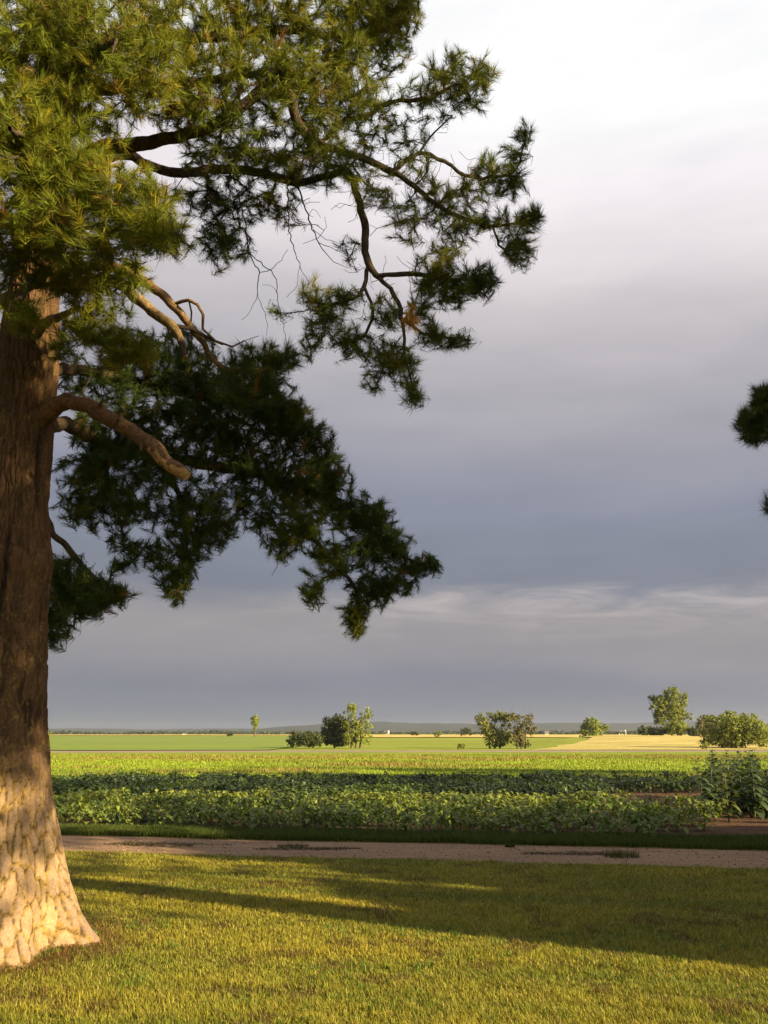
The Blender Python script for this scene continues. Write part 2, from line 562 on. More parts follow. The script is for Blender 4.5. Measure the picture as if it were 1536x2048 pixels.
class Bough:
    """limbs laid out by hand, twigs grown from them towards every needle tuft"""
    def __init__(self, seed):
        self.g = np.random.default_rng(seed)
        self.p, self.par, self.r0, self.tip = [], [], [], []

    def limb(self, pts, attach=None, step=0.07, jit=0.006):
        path = smooth_path(pts, step)
        if attach is None:
            prev = -1
        else:
            P = np.array(self.p)
            prev = int(np.argmin(np.linalg.norm(P - path[0, :3], axis=1)))
            path = path[1:]
        for q in path:
            self.p.append(q[:3] + self.g.normal(0, jit, 3))
            self.par.append(prev); self.r0.append(q[3]); self.tip.append(False)
            prev = len(self.p) - 1
        return prev

    def grow(self, A, maxd=1.2, seg=0.09, rt=0.0032, leafy=True):
        A = np.asarray(A)
        P = np.array(self.p)
        d0 = np.array([np.min(np.linalg.norm(P - a, axis=1)) for a in A])
        cap = len(P) + int(len(A) * 14) + 10
        buf = np.empty((cap, 3)); buf[:len(P)] = P
        n = len(P)
        for k in np.argsort(d0):
            a = A[k]
            dd = np.linalg.norm(buf[:n] - a, axis=1)
            j = int(np.argmin(dd)); L = dd[j]
            if L > maxd:
                continue
            m = min(10, max(1, int(L / seg)))
            pp = self.par[j]
            pd = unit(buf[j] - buf[pp]) if pp >= 0 else unit(a - buf[j])
            ctrl = buf[j] + pd * L * 0.35 + np.array([0, 0, -0.06 * L])
            prev = j
            for s in range(1, m + 1):
                t = s / m
                q = (1 - t) ** 2 * buf[j] + 2 * t * (1 - t) * ctrl + t * t * a
                if s < m:
                    q = q + self.g.normal(0, 0.012, 3)
                buf[n] = q
                self.p.append(q); self.par.append(prev); self.r0.append(rt); self.tip.append(leafy and s == m)
                prev = n; n += 1

    def finish(self, e=2.35):
        n = len(self.p)
        acc = np.zeros(n)
        r = np.zeros(n)
        self.main = [-1] * n
        best = np.zeros(n)
        for i in range(n - 1, -1, -1):
            r[i] = max(self.r0[i], acc[i] ** (1 / e) if acc[i] > 0 else 0)
            q = self.par[i]
            if q >= 0:
                acc[q] += r[i] ** e
                if r[i] > best[q]:
                    best[q] = r[i]; self.main[q] = i
        self.r = np.minimum(r, 0.11)
        P = np.array(self.p)
        tips = np.array([i for i in range(n) if self.tip[i]], dtype=int)
        par = np.array(self.par)
        self.P = P
        if len(tips):
            D = unit(P[tips] - P[par[tips]])
            D = unit(D + np.array([0, 0, 0.30]) + self.g.normal(0, 0.18, (len(tips), 3)))
            self.tips, self.D = P[tips], D

    def wood(self, pile, tone=(0.15, 0.095, 0.055), tone2=(0.20, 0.125, 0.065), minr=0.0, coarse=False):
        n = len(self.P)
        started = set(self.main)
        for i in range(n):
            if i in started:
                continue
            ch = [] if self.par[i] < 0 else [self.par[i]]
            k = i
            while k >= 0:
                ch.append(k); k = self.main[k]
            if len(ch) < 2:
                continue
            rr = self.r[ch].copy()
            if self.par[i] >= 0:
                rr[0] = rr[1]
            if rr.max() < minr:
                continue
            path = np.column_stack([self.P[ch], rr])
            sides = 14 if rr.max() > 0.03 else (6 if rr.max() > 0.012 else 4)
            if coarse:
                sides = 7 if rr.max() > 0.03 else 3
            elif rr.max() > 0.025 and len(ch) > 3:
                path = smooth_path(path, 0.018 if rr.max() > .05 else .03)
                rr = path[:, 3]
            V, F = tube(path, sides, wob=0.13 if rr.max() > 0.025 else 0.0, seed=i)
            c = np.repeat(np.where(rr[:, None] > 0.03, np.array([tone2]), np.array([tone])), sides, axis=0)
            blot = fbm(V[:, 0] * 22 + V[:, 1] * 9, V[:, 2] * 22, 5, 3)[:, None]
            c = c * (0.55 + 0.9 * blot)
            pile.add(V, F, c)


DENS = 3.0


def blob_points(g, blobs):
    out, ti = [], []
    for b in blobs:
        px, py, rx, ry, Y, sy, n = b[:7]
        n = max(1, int(n * DENS))
        tn = b[7] if len(b) > 7 else (1, 1, 1)
        v = unit(g.normal(size=(n, 3))) * (g.random((n, 1)) ** (1 / 2.2))
        c = at(px, py, Y)
        sc = np.linalg.norm(c - np.array((0, 0, CAM_H))) / FPX * 1.02
        out.append(c + v * np.array([rx * sc, sy, ry * sc]))
        ti += [tn] * n
    return np.concatenate(out), np.array(ti, float)


# ------------------------------------------------------------------ the great pine
TX, TY = -3.03, 7.05
TR_Z = [-0.15, 0.0, 0.10, 0.22, 0.49, 0.70, 1.02, 1.57, 2.14, 2.55, 2.85, 3.05, 3.35, 4.0, 4.45, 5.3, 7.8, 11.0, 13.5]
TR_R = [0.95, 0.82, 0.75, 0.70, 0.61, 0.55, 0.465, 0.372, 0.330, 0.312, 0.318, 0.290, 0.252, 0.255, 0.255, 0.20, 0.165, 0.10, 0.02]


def trunk_axis(z):
    z = np.asarray(z, float)
    return TX + 0.02 * np.sin(z * 0.9) - 0.012 * np.maximum(z - 5, 0), TY + 0.02 * np.cos(z * 0.7)


def bark_trunk(name, parent, zs, ntheta, rz, rr, axis, cell=(0.056, 0.18), depth=0.014, seed=3, lichen=1.0, roots=6, burl=True):
    th = np.arange(ntheta) * 2 * np.pi / ntheta
    Z, T = np.meshgrid(zs, th, indexing='ij')
    r = np.interp(Z, rz, rr)
    flare = np.clip((0.9 - Z) / 0.9, 0, 1.2) ** 2
    r = r * (1 + 0.15 * flare * np.sin(T * roots + 1.1 + 0.8 * np.sin(T * 2)) + 0.02 * np.sin(3 * T + Z * 1.3))
    if burl:
        r = r + 0.035 * np.exp(-((Z - 2.82) / 0.16) ** 2) * np.exp(-(((T + 0.5 + np.pi) % (2 * np.pi) - np.pi) / 0.8) ** 2)
    # plate pattern
    r_ref = np.interp(1.2, rz, rr)
    nu = max(8, int(2 * np.pi * r_ref / cell[0]))
    wx = (fbm(T * 4 + 0, Z * 5, seed, 3) - 0.5)
    wx2 = (fbm(np.cos(T) * 3 + 7, Z * 4 + np.sin(T) * 3, seed + 5, 3) - 0.5)
    u = T / (2 * np.pi) * nu + 1.5 * wx2 + 0.55 * (fbm(T * 16, Z * 13, seed + 77, 4) - .5)
    v = Z / cell[1] + 0.5 * (fbm(T * 14 + 5, Z * 15, seed + 79, 4) - .5) + 1.6 * (fbm(np.cos(T) * 4 + 3, np.sin(T) * 4 + Z * 2.5, seed + 8, 3) - 0.5)
    iu, iv = np.floor(u), np.floor(v)
    f1 = np.full(u.shape, 9.0); f2 = np.full(u.shape, 9.0); cid = np.zeros(u.shape)
    for du in (-1, 0, 1):
        for dv in (-1, 0, 1):
            cu, cv = iu + du, iv + dv
            hx = hash2(np.mod(cu, nu), cv, seed) * 0.9 + 0.05
            hy = hash2(np.mod(cu, nu), cv, seed + 1) * 0.9 + 0.05
            d = np.hypot(cu + hx - u, (cv + hy - v))
            near = d < f1
            f2 = np.where(near, f1, np.minimum(f2, d))
            cid = np.where(near, hash2(np.mod(cu, nu), cv, seed + 2), cid)
            f1 = np.minimum(f1, d)
    e = f2 - f1
    plate = sstep(0.03, 0.20, e)
    flake = fbm(T * 24, Z * 26, seed + 21, 3)
    scale_ = fbm(np.cos(T) * 9 + 3 * cid, Z * 11 + np.sin(T) * 9, seed + 41, 4)
    terr = np.floor(scale_ * 9) / 9                      # thin flakes lying on each plate
    # a few deep furrows wandering up the trunk
    fur = np.zeros(T.shape)
    for k in range(7):
        tc = k * 0.93 + 0.35 + 0.22 * (fbm(Z * 1.1 + k * 7, Z * 0, seed + 50 + k, 3) - 0.5) * 2
        dt = (T - tc + np.pi) % (2 * np.pi) - np.pi
        fur = np.maximum(fur, np.exp(-(dt * r / (0.016 + 0.012 * vnoise(Z * 2, Z * 0 + k, seed))) ** 2) * sstep(.25, .6, vnoise(Z * .8 + k * 3, Z * 0, seed + 60)))
    r = r + depth * (1 + 0.9 * sstep(1.0, 2.0, Z)) * (plate * (0.6 + 0.5 * cid) - 0.5) + 0.012 * (terr - 0.5) + 0.008 * (flake - 0.5) - 0.035 * fur
    # the long dark seam running up the right-hand side
    ax, ay = axis(Z)
    X = ax + r * np.cos(T); Y = ay + r * np.sin(T)
    n, m = Z.shape
    V = np.stack([X, Y, Z], -1).reshape(-1, 3)
    i = np.arange(n - 1)[:, None] * m
    j = np.arange(m)[None]
    F = np.stack([i + j, i + (j + 1) % m, i + m + (j + 1) % m, i + m + j], -1).reshape(-1, 4)
    tan = np.array([0.35, 0.235, 0.13]); pink = np.array([0.24, 0.165, 0.115]); shaded_rust = np.array([0.056, 0.028, 0.014])
    must = np.array([0.27, 0.175, 0.05]); dark = np.array([0.055, 0.034, 0.021])
    up = sstep(0.75, 1.55, Z)[..., None]  # shade of the upper trunk painted in: rusty bark darkened upwards
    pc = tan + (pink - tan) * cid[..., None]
    pc = pc * (1 - 0.94 * up) + (shaded_rust * (0.45 + 1.5 * cid[..., None])) * 0.94 * up
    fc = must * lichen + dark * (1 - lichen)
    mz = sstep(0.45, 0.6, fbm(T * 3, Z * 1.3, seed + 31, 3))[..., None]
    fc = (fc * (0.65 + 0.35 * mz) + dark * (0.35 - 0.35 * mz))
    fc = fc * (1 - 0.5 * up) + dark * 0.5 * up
    lo = sstep(0.02, 0.07, e)[..., None]
    fc = fc * lo + (dark * 1.2) * (1 - lo)
    s = sstep(0.12, 0.24, e)[..., None]
    C = fc * (1 - s) + pc * s
    C = C * (1 - fur[..., None]) + dark * .6 * fur[..., None]
    C = C * (0.62 + 0.5 * flake[..., None] + 0.3 * terr[..., None])
    return mesh(name, V, F, MAT['bark'], parent, C.reshape(-1, 3))


pine = empty('pine_tree', (0, 0, 0))
tag(pine, 'huge pine with plated tan bark and a sawn limb stub, close on the lawn', 'tree', 'pine trees of the yard')
zs = np.concatenate([np.arange(-0.12, 2.3, 0.0105), np.arange(2.3, 5.6, 0.017), np.arange(5.6, 13.4, 0.08)])
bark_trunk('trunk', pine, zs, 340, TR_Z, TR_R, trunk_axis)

T = lambda z: (float(trunk_axis(z)[0]), float(trunk_axis(z)[1]), z)


def W(*rows):
    """rows (px, py, Y, r) -> world rows"""
    return np.array([[*at(a, b, c), r] for a, b, c, r in rows])


def from_trunk(z, W_, r):
    return np.vstack([[*T(z), r], W_])


needle_id = [100]


def make_bough(tree, limbs, blobs, seed, n_per=52, length=0.10, width=0.0042, wood_tone=(0.075, 0.055, 0.04), wood_tone2=(0.085, 0.06, 0.04), name='branch', bare=(), spread=(14, 68), shoot=0.17, maxd=1.3, thin=1.0, twigs=()):
    b = Bough(seed)
    for k, (pts, att) in enumerate(limbs):
        b.limb(pts, att)
    if thin != 1.0:
        blobs = [(*q[:6], q[6] * thin, *q[7:]) for q in blobs]
    A, ti = blob_points(b.g, blobs) if blobs else (None, None)
    if A is not None:
        b.grow(A, maxd)
    if twigs:
        b.grow(blob_points(b.g, twigs)[0], maxd, 0.06, 0.0022, False)
    for pts in bare:
        b.limb(pts, True, 0.05, 0.008)
    b.finish()
    pile = Pile()
    b.wood(pile, wood_tone, wood_tone2)
    br = pile.build(name, MAT['twig'], tree)
    if blobs:
        from_idx = [int(np.argmin(np.linalg.norm(A - t, axis=1))) for t in b.tips]
        tint = ti[from_idx]
        needle_id[0] += 1
        V, F, C = needles(b.tips, b.D, n_per, length, width, spread, shoot, tint, needle_id[0])
        nd = mesh('needles', V, F, MAT['needle'], br, C, smooth=False)
        nd['kind'] = 'stuff'
    return br, b


def end_cap(parent, path, name='sawn_end', k=1.0):
    """rough pale disc closing a cut limb"""
    p, q = path[-1, :3], path[-2, :3]
    d = unit(p - q); r = path[-1, 3] * k
    u = unit(np.cross(d, np.array([0.3, 0.5, 0.8]))); w = np.cross(d, u)
    V = [p + d * 0.008]
    for ring, rad in ((0, 0.5), (1, 0.9), (2, 1.06), (3, 1.04)):
        for a in range(14):
            an = a * 2 * math.pi / 14
            jit = 1 + 0.06 * math.sin(3 * an + ring)
            off = (0.006, 0.003, -0.004, -0.02)[ring]
            V.append(p + d * off + (u * math.cos(an) + w * math.sin(an)) * r * rad * jit)
    F3 = [(0, 1 + a, 1 + (a + 1) % 14) for a in range(14)]
    F4 = []
    for ring in range(3):
        o = 1 + ring * 14
        F4 += [(o + a, o + 14 + a, o + 14 + (a + 1) % 14, o + (a + 1) % 14) for a in range(14)]
    mesh(name, np.array(V), [np.array(F3), np.array(F4)], MAT['cut'], parent, smooth=False)


OL = (1.34, 1.22, 0.75)       # yellower and brighter: sunlight put into the colour of lit tufts
DK = (0.55, 0.68, 0.95)      # darker and bluish: shade put into the colour of shadowed tufts

# -- upper right bough with its sawn elbow
L1 = from_trunk(6.35, W((200, 300, 6.9, .068), (300, 285, 6.8, .058), (400, 262, 6.7, .050), (470, 225, 6.6, .046), (515, 185, 6.55, .043), (557, 154, 6.5, .042)), .085)
L1b = W((556, 160, 6.5, .0324), (580, 190, 6.52, .0302), (588, 225, 6.6, .0274), (606, 262, 6.7, .0238), (640, 290, 6.9, .0216), (690, 305, 7.0, .0194), (745, 325, 7.1, .0173), (800, 352, 7.2, .0144), (845, 388, 7.2, .0115), (900, 425, 7.2, .0086), (985, 452, 7.2, .0065), (1060, 436, 7.2, .0043))
L3 = W((640, 290, 6.9, .02), (690, 240, 7.2, .017), (730, 234, 7.25, .014), (785, 203, 7.3, .011), (850, 197, 7.3, .008), (915, 165, 7.3, .005))
L5 = W((790, 335, 7.15, .015), (838, 304, 7.3, .012), (862, 272, 7.3, .009), (905, 232, 7.3, .006))
L6 = W((838, 304, 7.3, .012), (890, 322, 7.35, .010), (930, 352, 7.35, .008), (1025, 345, 7.4, .006), (1050, 280, 7.4, .004))
L6b = W((985, 452, 7.2, .008), (1000, 490, 7.15, .006), (1040, 530, 7.1, .004))
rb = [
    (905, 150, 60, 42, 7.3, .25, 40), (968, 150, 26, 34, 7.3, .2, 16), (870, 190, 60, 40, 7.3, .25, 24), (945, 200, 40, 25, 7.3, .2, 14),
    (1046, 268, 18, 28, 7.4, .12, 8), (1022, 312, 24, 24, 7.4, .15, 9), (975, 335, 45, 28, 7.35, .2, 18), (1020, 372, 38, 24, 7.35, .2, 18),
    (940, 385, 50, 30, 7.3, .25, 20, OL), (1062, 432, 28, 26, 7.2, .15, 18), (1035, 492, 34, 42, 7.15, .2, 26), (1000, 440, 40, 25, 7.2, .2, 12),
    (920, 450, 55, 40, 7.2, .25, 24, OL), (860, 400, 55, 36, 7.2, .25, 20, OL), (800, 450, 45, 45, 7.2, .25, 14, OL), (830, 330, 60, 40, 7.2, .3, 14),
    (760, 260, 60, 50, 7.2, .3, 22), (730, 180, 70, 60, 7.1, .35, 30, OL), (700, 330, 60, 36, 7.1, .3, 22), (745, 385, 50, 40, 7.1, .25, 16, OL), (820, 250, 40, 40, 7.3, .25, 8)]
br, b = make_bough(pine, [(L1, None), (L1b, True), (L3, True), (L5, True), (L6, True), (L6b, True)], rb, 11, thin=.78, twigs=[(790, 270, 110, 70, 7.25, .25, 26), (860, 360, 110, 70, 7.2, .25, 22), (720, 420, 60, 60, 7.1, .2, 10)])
br['label'] = 'upper bough with a sawn elbow reaching out over the field'
end_cap(br, smooth_path(L1, 0.07), k=0.95)

# -- hanging bough below it, with bare dead twigs
L2 = from_trunk(6.15, W((230, 312, 7.3, .0407), (295, 328, 7.35, .0370), (350, 347, 7.4, .0326), (430, 338, 7.5, .0296), (524, 345, 7.55, .0252), (593, 366, 7.55, .0222), (650, 352, 7.5, .0200), (694, 345, 7.5, .0178), (716, 395, 7.45, .0155), (729, 450, 7.4, .0141), (733, 515, 7.35, .0126), (757, 552, 7.3, .0104), (815, 548, 7.25, .0081), (880, 556, 7.2, .0059), (960, 560, 7.2, .0037)), .0444)
L2a = W((735, 525, 7.35, .014), (728, 575, 7.35, .011), (705, 600, 7.35, .009), (665, 610, 7.4, .007), (620, 600, 7.4, .004))
L2b = W((757, 552, 7.3, .012), (790, 590, 7.25, .010), (805, 650, 7.2, .008), (812, 720, 7.15, .006), (830, 790, 7.1, .004))
L2c = W((728, 575, 7.35, .010), (745, 620, 7.3, .008), (730, 670, 7.3, .006), (690, 690, 7.3, .004))
L2d = W((805, 640, 7.2, .008), (860, 670, 7.2, .006), (935, 678, 7.2, .004))
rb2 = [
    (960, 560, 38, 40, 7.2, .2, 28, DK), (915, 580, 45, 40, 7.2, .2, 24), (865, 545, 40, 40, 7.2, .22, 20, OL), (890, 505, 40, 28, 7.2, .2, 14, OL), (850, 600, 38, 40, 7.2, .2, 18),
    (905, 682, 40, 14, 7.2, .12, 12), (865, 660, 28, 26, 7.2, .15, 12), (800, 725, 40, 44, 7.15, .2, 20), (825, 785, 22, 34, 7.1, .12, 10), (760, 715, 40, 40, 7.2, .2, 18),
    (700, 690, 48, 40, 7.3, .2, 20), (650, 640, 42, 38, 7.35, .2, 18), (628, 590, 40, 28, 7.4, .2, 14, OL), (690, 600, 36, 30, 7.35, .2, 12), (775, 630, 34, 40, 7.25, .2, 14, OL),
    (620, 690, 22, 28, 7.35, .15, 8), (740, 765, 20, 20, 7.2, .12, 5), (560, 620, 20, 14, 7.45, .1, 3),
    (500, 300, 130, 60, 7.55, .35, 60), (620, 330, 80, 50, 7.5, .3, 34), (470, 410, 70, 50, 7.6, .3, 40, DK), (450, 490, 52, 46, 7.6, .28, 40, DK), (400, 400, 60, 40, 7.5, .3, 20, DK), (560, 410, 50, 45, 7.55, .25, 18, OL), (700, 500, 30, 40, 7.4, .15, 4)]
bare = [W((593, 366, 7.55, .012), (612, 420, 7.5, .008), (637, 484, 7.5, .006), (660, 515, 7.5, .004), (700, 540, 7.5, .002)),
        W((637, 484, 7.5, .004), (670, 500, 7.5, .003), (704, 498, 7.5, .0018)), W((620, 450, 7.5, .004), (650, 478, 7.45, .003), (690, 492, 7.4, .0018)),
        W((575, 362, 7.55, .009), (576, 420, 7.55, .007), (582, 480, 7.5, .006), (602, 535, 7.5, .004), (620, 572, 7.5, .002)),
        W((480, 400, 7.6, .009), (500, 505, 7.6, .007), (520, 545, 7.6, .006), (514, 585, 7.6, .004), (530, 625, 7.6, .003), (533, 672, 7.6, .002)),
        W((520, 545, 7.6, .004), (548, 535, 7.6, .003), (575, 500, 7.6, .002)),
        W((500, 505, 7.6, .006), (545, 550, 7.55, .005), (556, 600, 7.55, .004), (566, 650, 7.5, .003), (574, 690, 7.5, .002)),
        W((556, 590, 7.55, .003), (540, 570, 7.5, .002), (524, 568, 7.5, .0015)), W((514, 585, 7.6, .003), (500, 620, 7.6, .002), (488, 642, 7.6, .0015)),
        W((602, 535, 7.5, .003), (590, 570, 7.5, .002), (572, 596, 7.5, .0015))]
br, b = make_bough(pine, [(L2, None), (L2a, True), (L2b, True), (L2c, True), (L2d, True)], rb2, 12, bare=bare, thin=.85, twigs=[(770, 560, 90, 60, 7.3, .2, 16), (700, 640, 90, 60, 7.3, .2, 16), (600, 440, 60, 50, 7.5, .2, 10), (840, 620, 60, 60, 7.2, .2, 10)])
br['label'] = 'hanging bough with bare dead twigs below it'
# one dead brown spray, its colour brightened to look sunlit
bd = Bough(5)
bd.limb(W((812, 610, 7.1, .006), (820, 640, 7.05, .005), (828, 670, 7.05, .003)))
A, _ = blob_points(bd.g, [(826, 635, 18, 26, 7.03, .10, 5)])
bd.grow(A); bd.finish()
V, F, C = needles(bd.tips, unit(bd.D * np.array([1, 1, -0.3]) + np.array([0, 0, -.8])), 46, 0.12, 0.0045, (10, 50), 0.12, None, 55)
C = np.broadcast_to(np.array([0.62, 0.33, 0.05]), C.shape) * (0.7 + 0.6 * np.repeat(np.random.default_rng(3).random(len(C) // 3), 3)[:, None])
tag(mesh('dead_needles', V, F, MAT['needle'], pine, C, smooth=False), 'dead orange brown needle spray', kind='stuff')

# -- top boughs
Lt = from_trunk(7.6, W((300, 70, 6.8, .05), (430, 75, 6.8, .042), (560, 60, 6.9, .034), (680, 70, 7.0, .025), (770, 50, 7.1, .015), (820, 40, 7.1, .008)), .07)
Lt2 = from_trunk(7.2, W((260, 170, 6.6, .05), (360, 170, 6.5, .04), (480, 150, 6.5, .03), (600, 140, 6.6, .02), (660, 130, 6.7, .01)), .06)
make_bough(pine, [(Lt, None)], [(600, 50, 150, 70, 6.95, .5, 110, OL), (430, 40, 130, 80, 6.8, .5, 90, OL), (740, 50, 65, 60, 7.05, .35, 50, OL), (800, 40, 34, 46, 7.1, .25, 20, OL), (650, 130, 70, 50, 7.0, .35, 34), (560, -60, 220, 60, 7.0, .6, 70), (795, 15, 46, 50, 7.1, .3, 34, OL), (710, 10, 70, 50, 7.05, .35, 34, OL), (770, 110, 50, 40, 7.1, .3, 18, OL), (820, -50, 60, 40, 7.1, .3, 24), (300, 20, 90, 60, 6.8, .5, 36, OL)], 13)
make_bough(pine, [(Lt2, None)], [(480, 150, 140, 70, 6.5, .4, 90, OL), (610, 160, 80, 60, 6.65, .35, 44, OL), (360, 210, 110, 60, 6.5, .4, 60, OL), (640, 235, 60, 40, 6.8, .3, 22), (420, 250, 90, 40, 6.6, .35, 34), (300, 110, 80, 60, 6.5, .4, 36, OL), (700, 110, 50, 40, 6.8, .25, 16, OL), (560, 230, 70, 45, 6.7, .3, 26), (690, 200, 60, 50, 6.9, .3, 24), (640, 295, 80, 40, 6.75, .2, 22), (520, 330, 80, 30, 6.9, .2, 18), (430, 325, 60, 28, 6.9, .2, 12)], 14)

# -- sunlit boughs reaching towards the viewer
def lit(z, rows, blobs, seed):
    return make_bough(pine, [(from_trunk(z, W(*rows), .055), None)], blobs, seed, n_per=52)


lit(7.0, [(150, 150, 6.4, .04), (180, 110, 5.9, .03), (230, 80, 5.5, .015)], [(150, 70, 130, 90, 5.8, .4, 80, OL), (250, 130, 100, 90, 5.8, .4, 64, OL), (110, 60, 60, 70, 6.35, .2, 22, OL), (110, 190, 60, 60, 6.35, .2, 22, OL), (20, 60, 60, 60, 6.2, .3, 20, OL), (330, 60, 60, 70, 6.3, .3, 22, OL), (60, 140, 90, 80, 5.9, .4, 44, OL), (180, -30, 170, 60, 5.9, .5, 50, OL)], 15)
lit(6.3, [(90, 300, 6.3, .04), (60, 280, 5.8, .03), (20, 260, 5.3, .015)], [(40, 260, 90, 70, 5.7, .4, 56, OL), (100, 320, 60, 50, 6.4, .2, 20, OL), (120, 250, 90, 70, 5.9, .4, 54, OL), (-30, 380, 70, 90, 5.6, .4, 40, OL), (-60, 160, 80, 120, 5.7, .5, 50, OL), (190, 220, 80, 60, 6.0, .35, 36, OL)], 16)
lit(5.7, [(150, 400, 6.3, .035), (210, 410, 5.9, .026), (290, 440, 5.6, .018), (360, 470, 5.4, .008)], [(120, 360, 110, 60, 5.8, .35, 60, OL), (220, 420, 110, 60, 5.75, .35, 64, OL), (320, 465, 64, 45, 5.5, .25, 36, OL), (200, 500, 110, 40, 5.8, .3, 44, OL), (60, 450, 90, 50, 5.8, .35, 40, OL), (270, 370, 70, 40, 5.8, .3, 18, OL), (330, 400, 36, 30, 5.6, .2, 10, OL), (180, 340, 70, 40, 5.9, .3, 26, OL), (90, 420, 60, 50, 6.4, .2, 18, OL), (130, 500, 70, 40, 6.3, .2, 20, OL)], 17)
lit(5.2, [(90, 540, 6.6, .03), (60, 560, 6.2, .02), (40, 600, 5.9, .01)], [(30, 500, 60, 40, 6.1, .3, 22, OL), (150, 560, 80, 34, 6.3, .25, 34, OL), (60, 640, 44, 32, 6.1, .2, 15, OL), (-50, 560, 60, 60, 6.0, .3, 24), (250, 560, 50, 34, 6.3, .2, 14, OL)], 18)
lit(4.85, [(150, 620, 6.6, .022), (190, 650, 6.35, .016), (240, 680, 6.2, .010), (300, 700, 6.1, .005)], [(150, 655, 40, 24, 6.35, .15, 14, OL), (215, 675, 60, 26, 6.2, .18, 24, OL), (285, 700, 34, 24, 6.1, .15, 14, OL), (120, 700, 30, 24, 6.35, .15, 9, OL), (230, 715, 40, 16, 6.15, .12, 9, OL), (200, 610, 60, 28, 6.35, .18, 16, OL)], 19)

# -- the crooked middle limbs
L8 = from_trunk(5.35, W((200, 530, 7.0, .05), (279, 560, 6.9, .046), (312, 580, 6.88, .040), (345, 612, 6.86, .036), (380, 652, 6.85, .031), (408, 685, 6.9, .026), (430, 722, 7.0, .02), (470, 742, 7.1, .014), (540, 735, 7.2, .008)), .055)
L8c = W((352, 612, 6.86, .017), (362, 600, 6.8, .016), (377, 597, 6.78, .015), (395, 608, 6.78, .014), (404, 630, 6.78, .013), (406, 658, 6.8, .012), (430, 680, 6.85, .010), (462, 692, 6.9, .009), (490, 682, 6.9, .006), (517, 674, 6.9, .003))
L8d = W((381, 600, 6.78, .010), (382, 625, 6.82, .009), (382, 650, 6.85, .009))
L8b = from_trunk(5.2, W((210, 560, 6.95, .05), (279, 600, 6.8, .046), (310, 628, 6.75, .043), (345, 650, 6.72, .040), (358, 672, 6.72, .034), (366, 695, 6.72, .028), (370, 716, 6.72, .026)), .06)
L8e = W((348, 650, 6.72, .02), (385, 660, 6.8, .017), (425, 680, 6.85, .012), (445, 690, 6.87, .009))
br, b = make_bough(pine, [(L8, None), (L8c, True), (L8d, True)], [(500, 720, 60, 30, 7.15, .2, 20, DK), (555, 710, 36, 30, 7.2, .15, 16), (540, 770, 50, 30, 7.2, .2, 16, DK), (480, 780, 60, 30, 7.2, .2, 18, DK), (590, 715, 18, 16, 7.2, .1, 5, DK)], 20, wood_tone2=(0.20, 0.125, 0.06), wood_tone=(0.15, 0.10, 0.055))
br['label'] = 'crooked orange limb with a curled twig'
br, b = make_bough(pine, [(L8b, None), (L8e, True)], [], 21, wood_tone2=(0.22, 0.15, 0.075), name='broken_branch')
end_cap(br, smooth_path(L8b, 0.07))

# -- the thick sawn-off stub
L7 = np.vstack([[*T(3.93), .12], W((112, 812, 6.86, .076), (148, 806, 6.70, .060), (195, 824, 6.60, .056), (240, 852, 6.50, .060), (262, 862, 6.46, .053), (285, 878, 6.42, .050), (312, 896, 6.36, .056), (328, 918, 6.32, .050), (352, 938, 6.28, .043), (374, 951, 6.24, .036))])
br, b = make_bough(pine, [(L7, None)], [], 22, wood_tone2=(0.15, 0.082, 0.04), name='broken_branch')
br['label'] = 'thick sawn off limb stub'
end_cap(br, smooth_path(L7, 0.07), k=1.0)
bt = Bough(27)
L7t = W((306, 893, 6.37, .030), (314, 899, 6.36, .058), (329, 919, 6.32, .0525), (352, 938, 6.28, .0455), (371, 949.5, 6.245, .039))
bt.limb(L7t, None, .03, .003); bt.finish()
pile = Pile(); bt.wood(pile, (0.34, 0.19, 0.075), (0.36, 0.20, 0.075))
pile.build('peeled_wood', MAT['twig'], br)
for q in (W((236, 848, 6.45, .022), (240, 836, 6.40, .018), (243, 828, 6.38, .012)), W((285, 884, 6.38, .018), (283, 894, 6.34, .014), (281, 902, 6.32, .008)), W((196, 818, 6.55, .02), (202, 806, 6.5, .015), (206, 800, 6.48, .009))):
    bk = Bough(28)
    bk.limb(q, None, .02, .002)
    bk.finish()
    pile = Pile(); bk.wood(pile, (0.12, 0.07, 0.035), (0.12, 0.07, 0.035))
    pile.build('knot', MAT['twig'], br)

# -- the dark lower boughs on the far side
L9 = from_trunk(3.9, W((130, 850, 7.6, .06), (220, 890, 8.1, .056), (330, 915, 8.5, .05), (450, 935, 8.8, .044), (560, 960, 9.0, .036), (650, 1000, 9.15, .028), (730, 1050, 9.2, .02), (800, 1110, 9.2, .012), (860, 1130, 9.2, .006)), .08)
L9b = from_trunk(4.5, W((150, 740, 7.6, .05), (260, 760, 8.1, .045), (380, 790, 8.5, .036), (480, 810, 8.7, .026), (570, 830, 8.8, .014)), .06)
L9c = W((560, 960, 9.0, .02), (600, 1040, 9.0, .016), (660, 1120, 9.1, .012), (710, 1180, 9.1, .008), (708, 1245, 9.1, .004))
L9d = W((330, 915, 8.5, .02), (360, 1000, 8.7, .016), (375, 1080, 8.75, .011), (352, 1170, 8.75, .005))
L9e = W((220, 890, 8.1, .018), (215, 960, 8.2, .014), (240, 1040, 8.3, .010), (250, 1110, 8.3, .006))
L10 = from_trunk(3.1, W((92, 1035, 7.7, .022), (105, 1072, 7.8, .02), (128, 1085, 7.9, .017), (160, 1130, 8.0, .013), (210, 1175, 8.1, .009), (245, 1222, 8.1, .005)), .03)
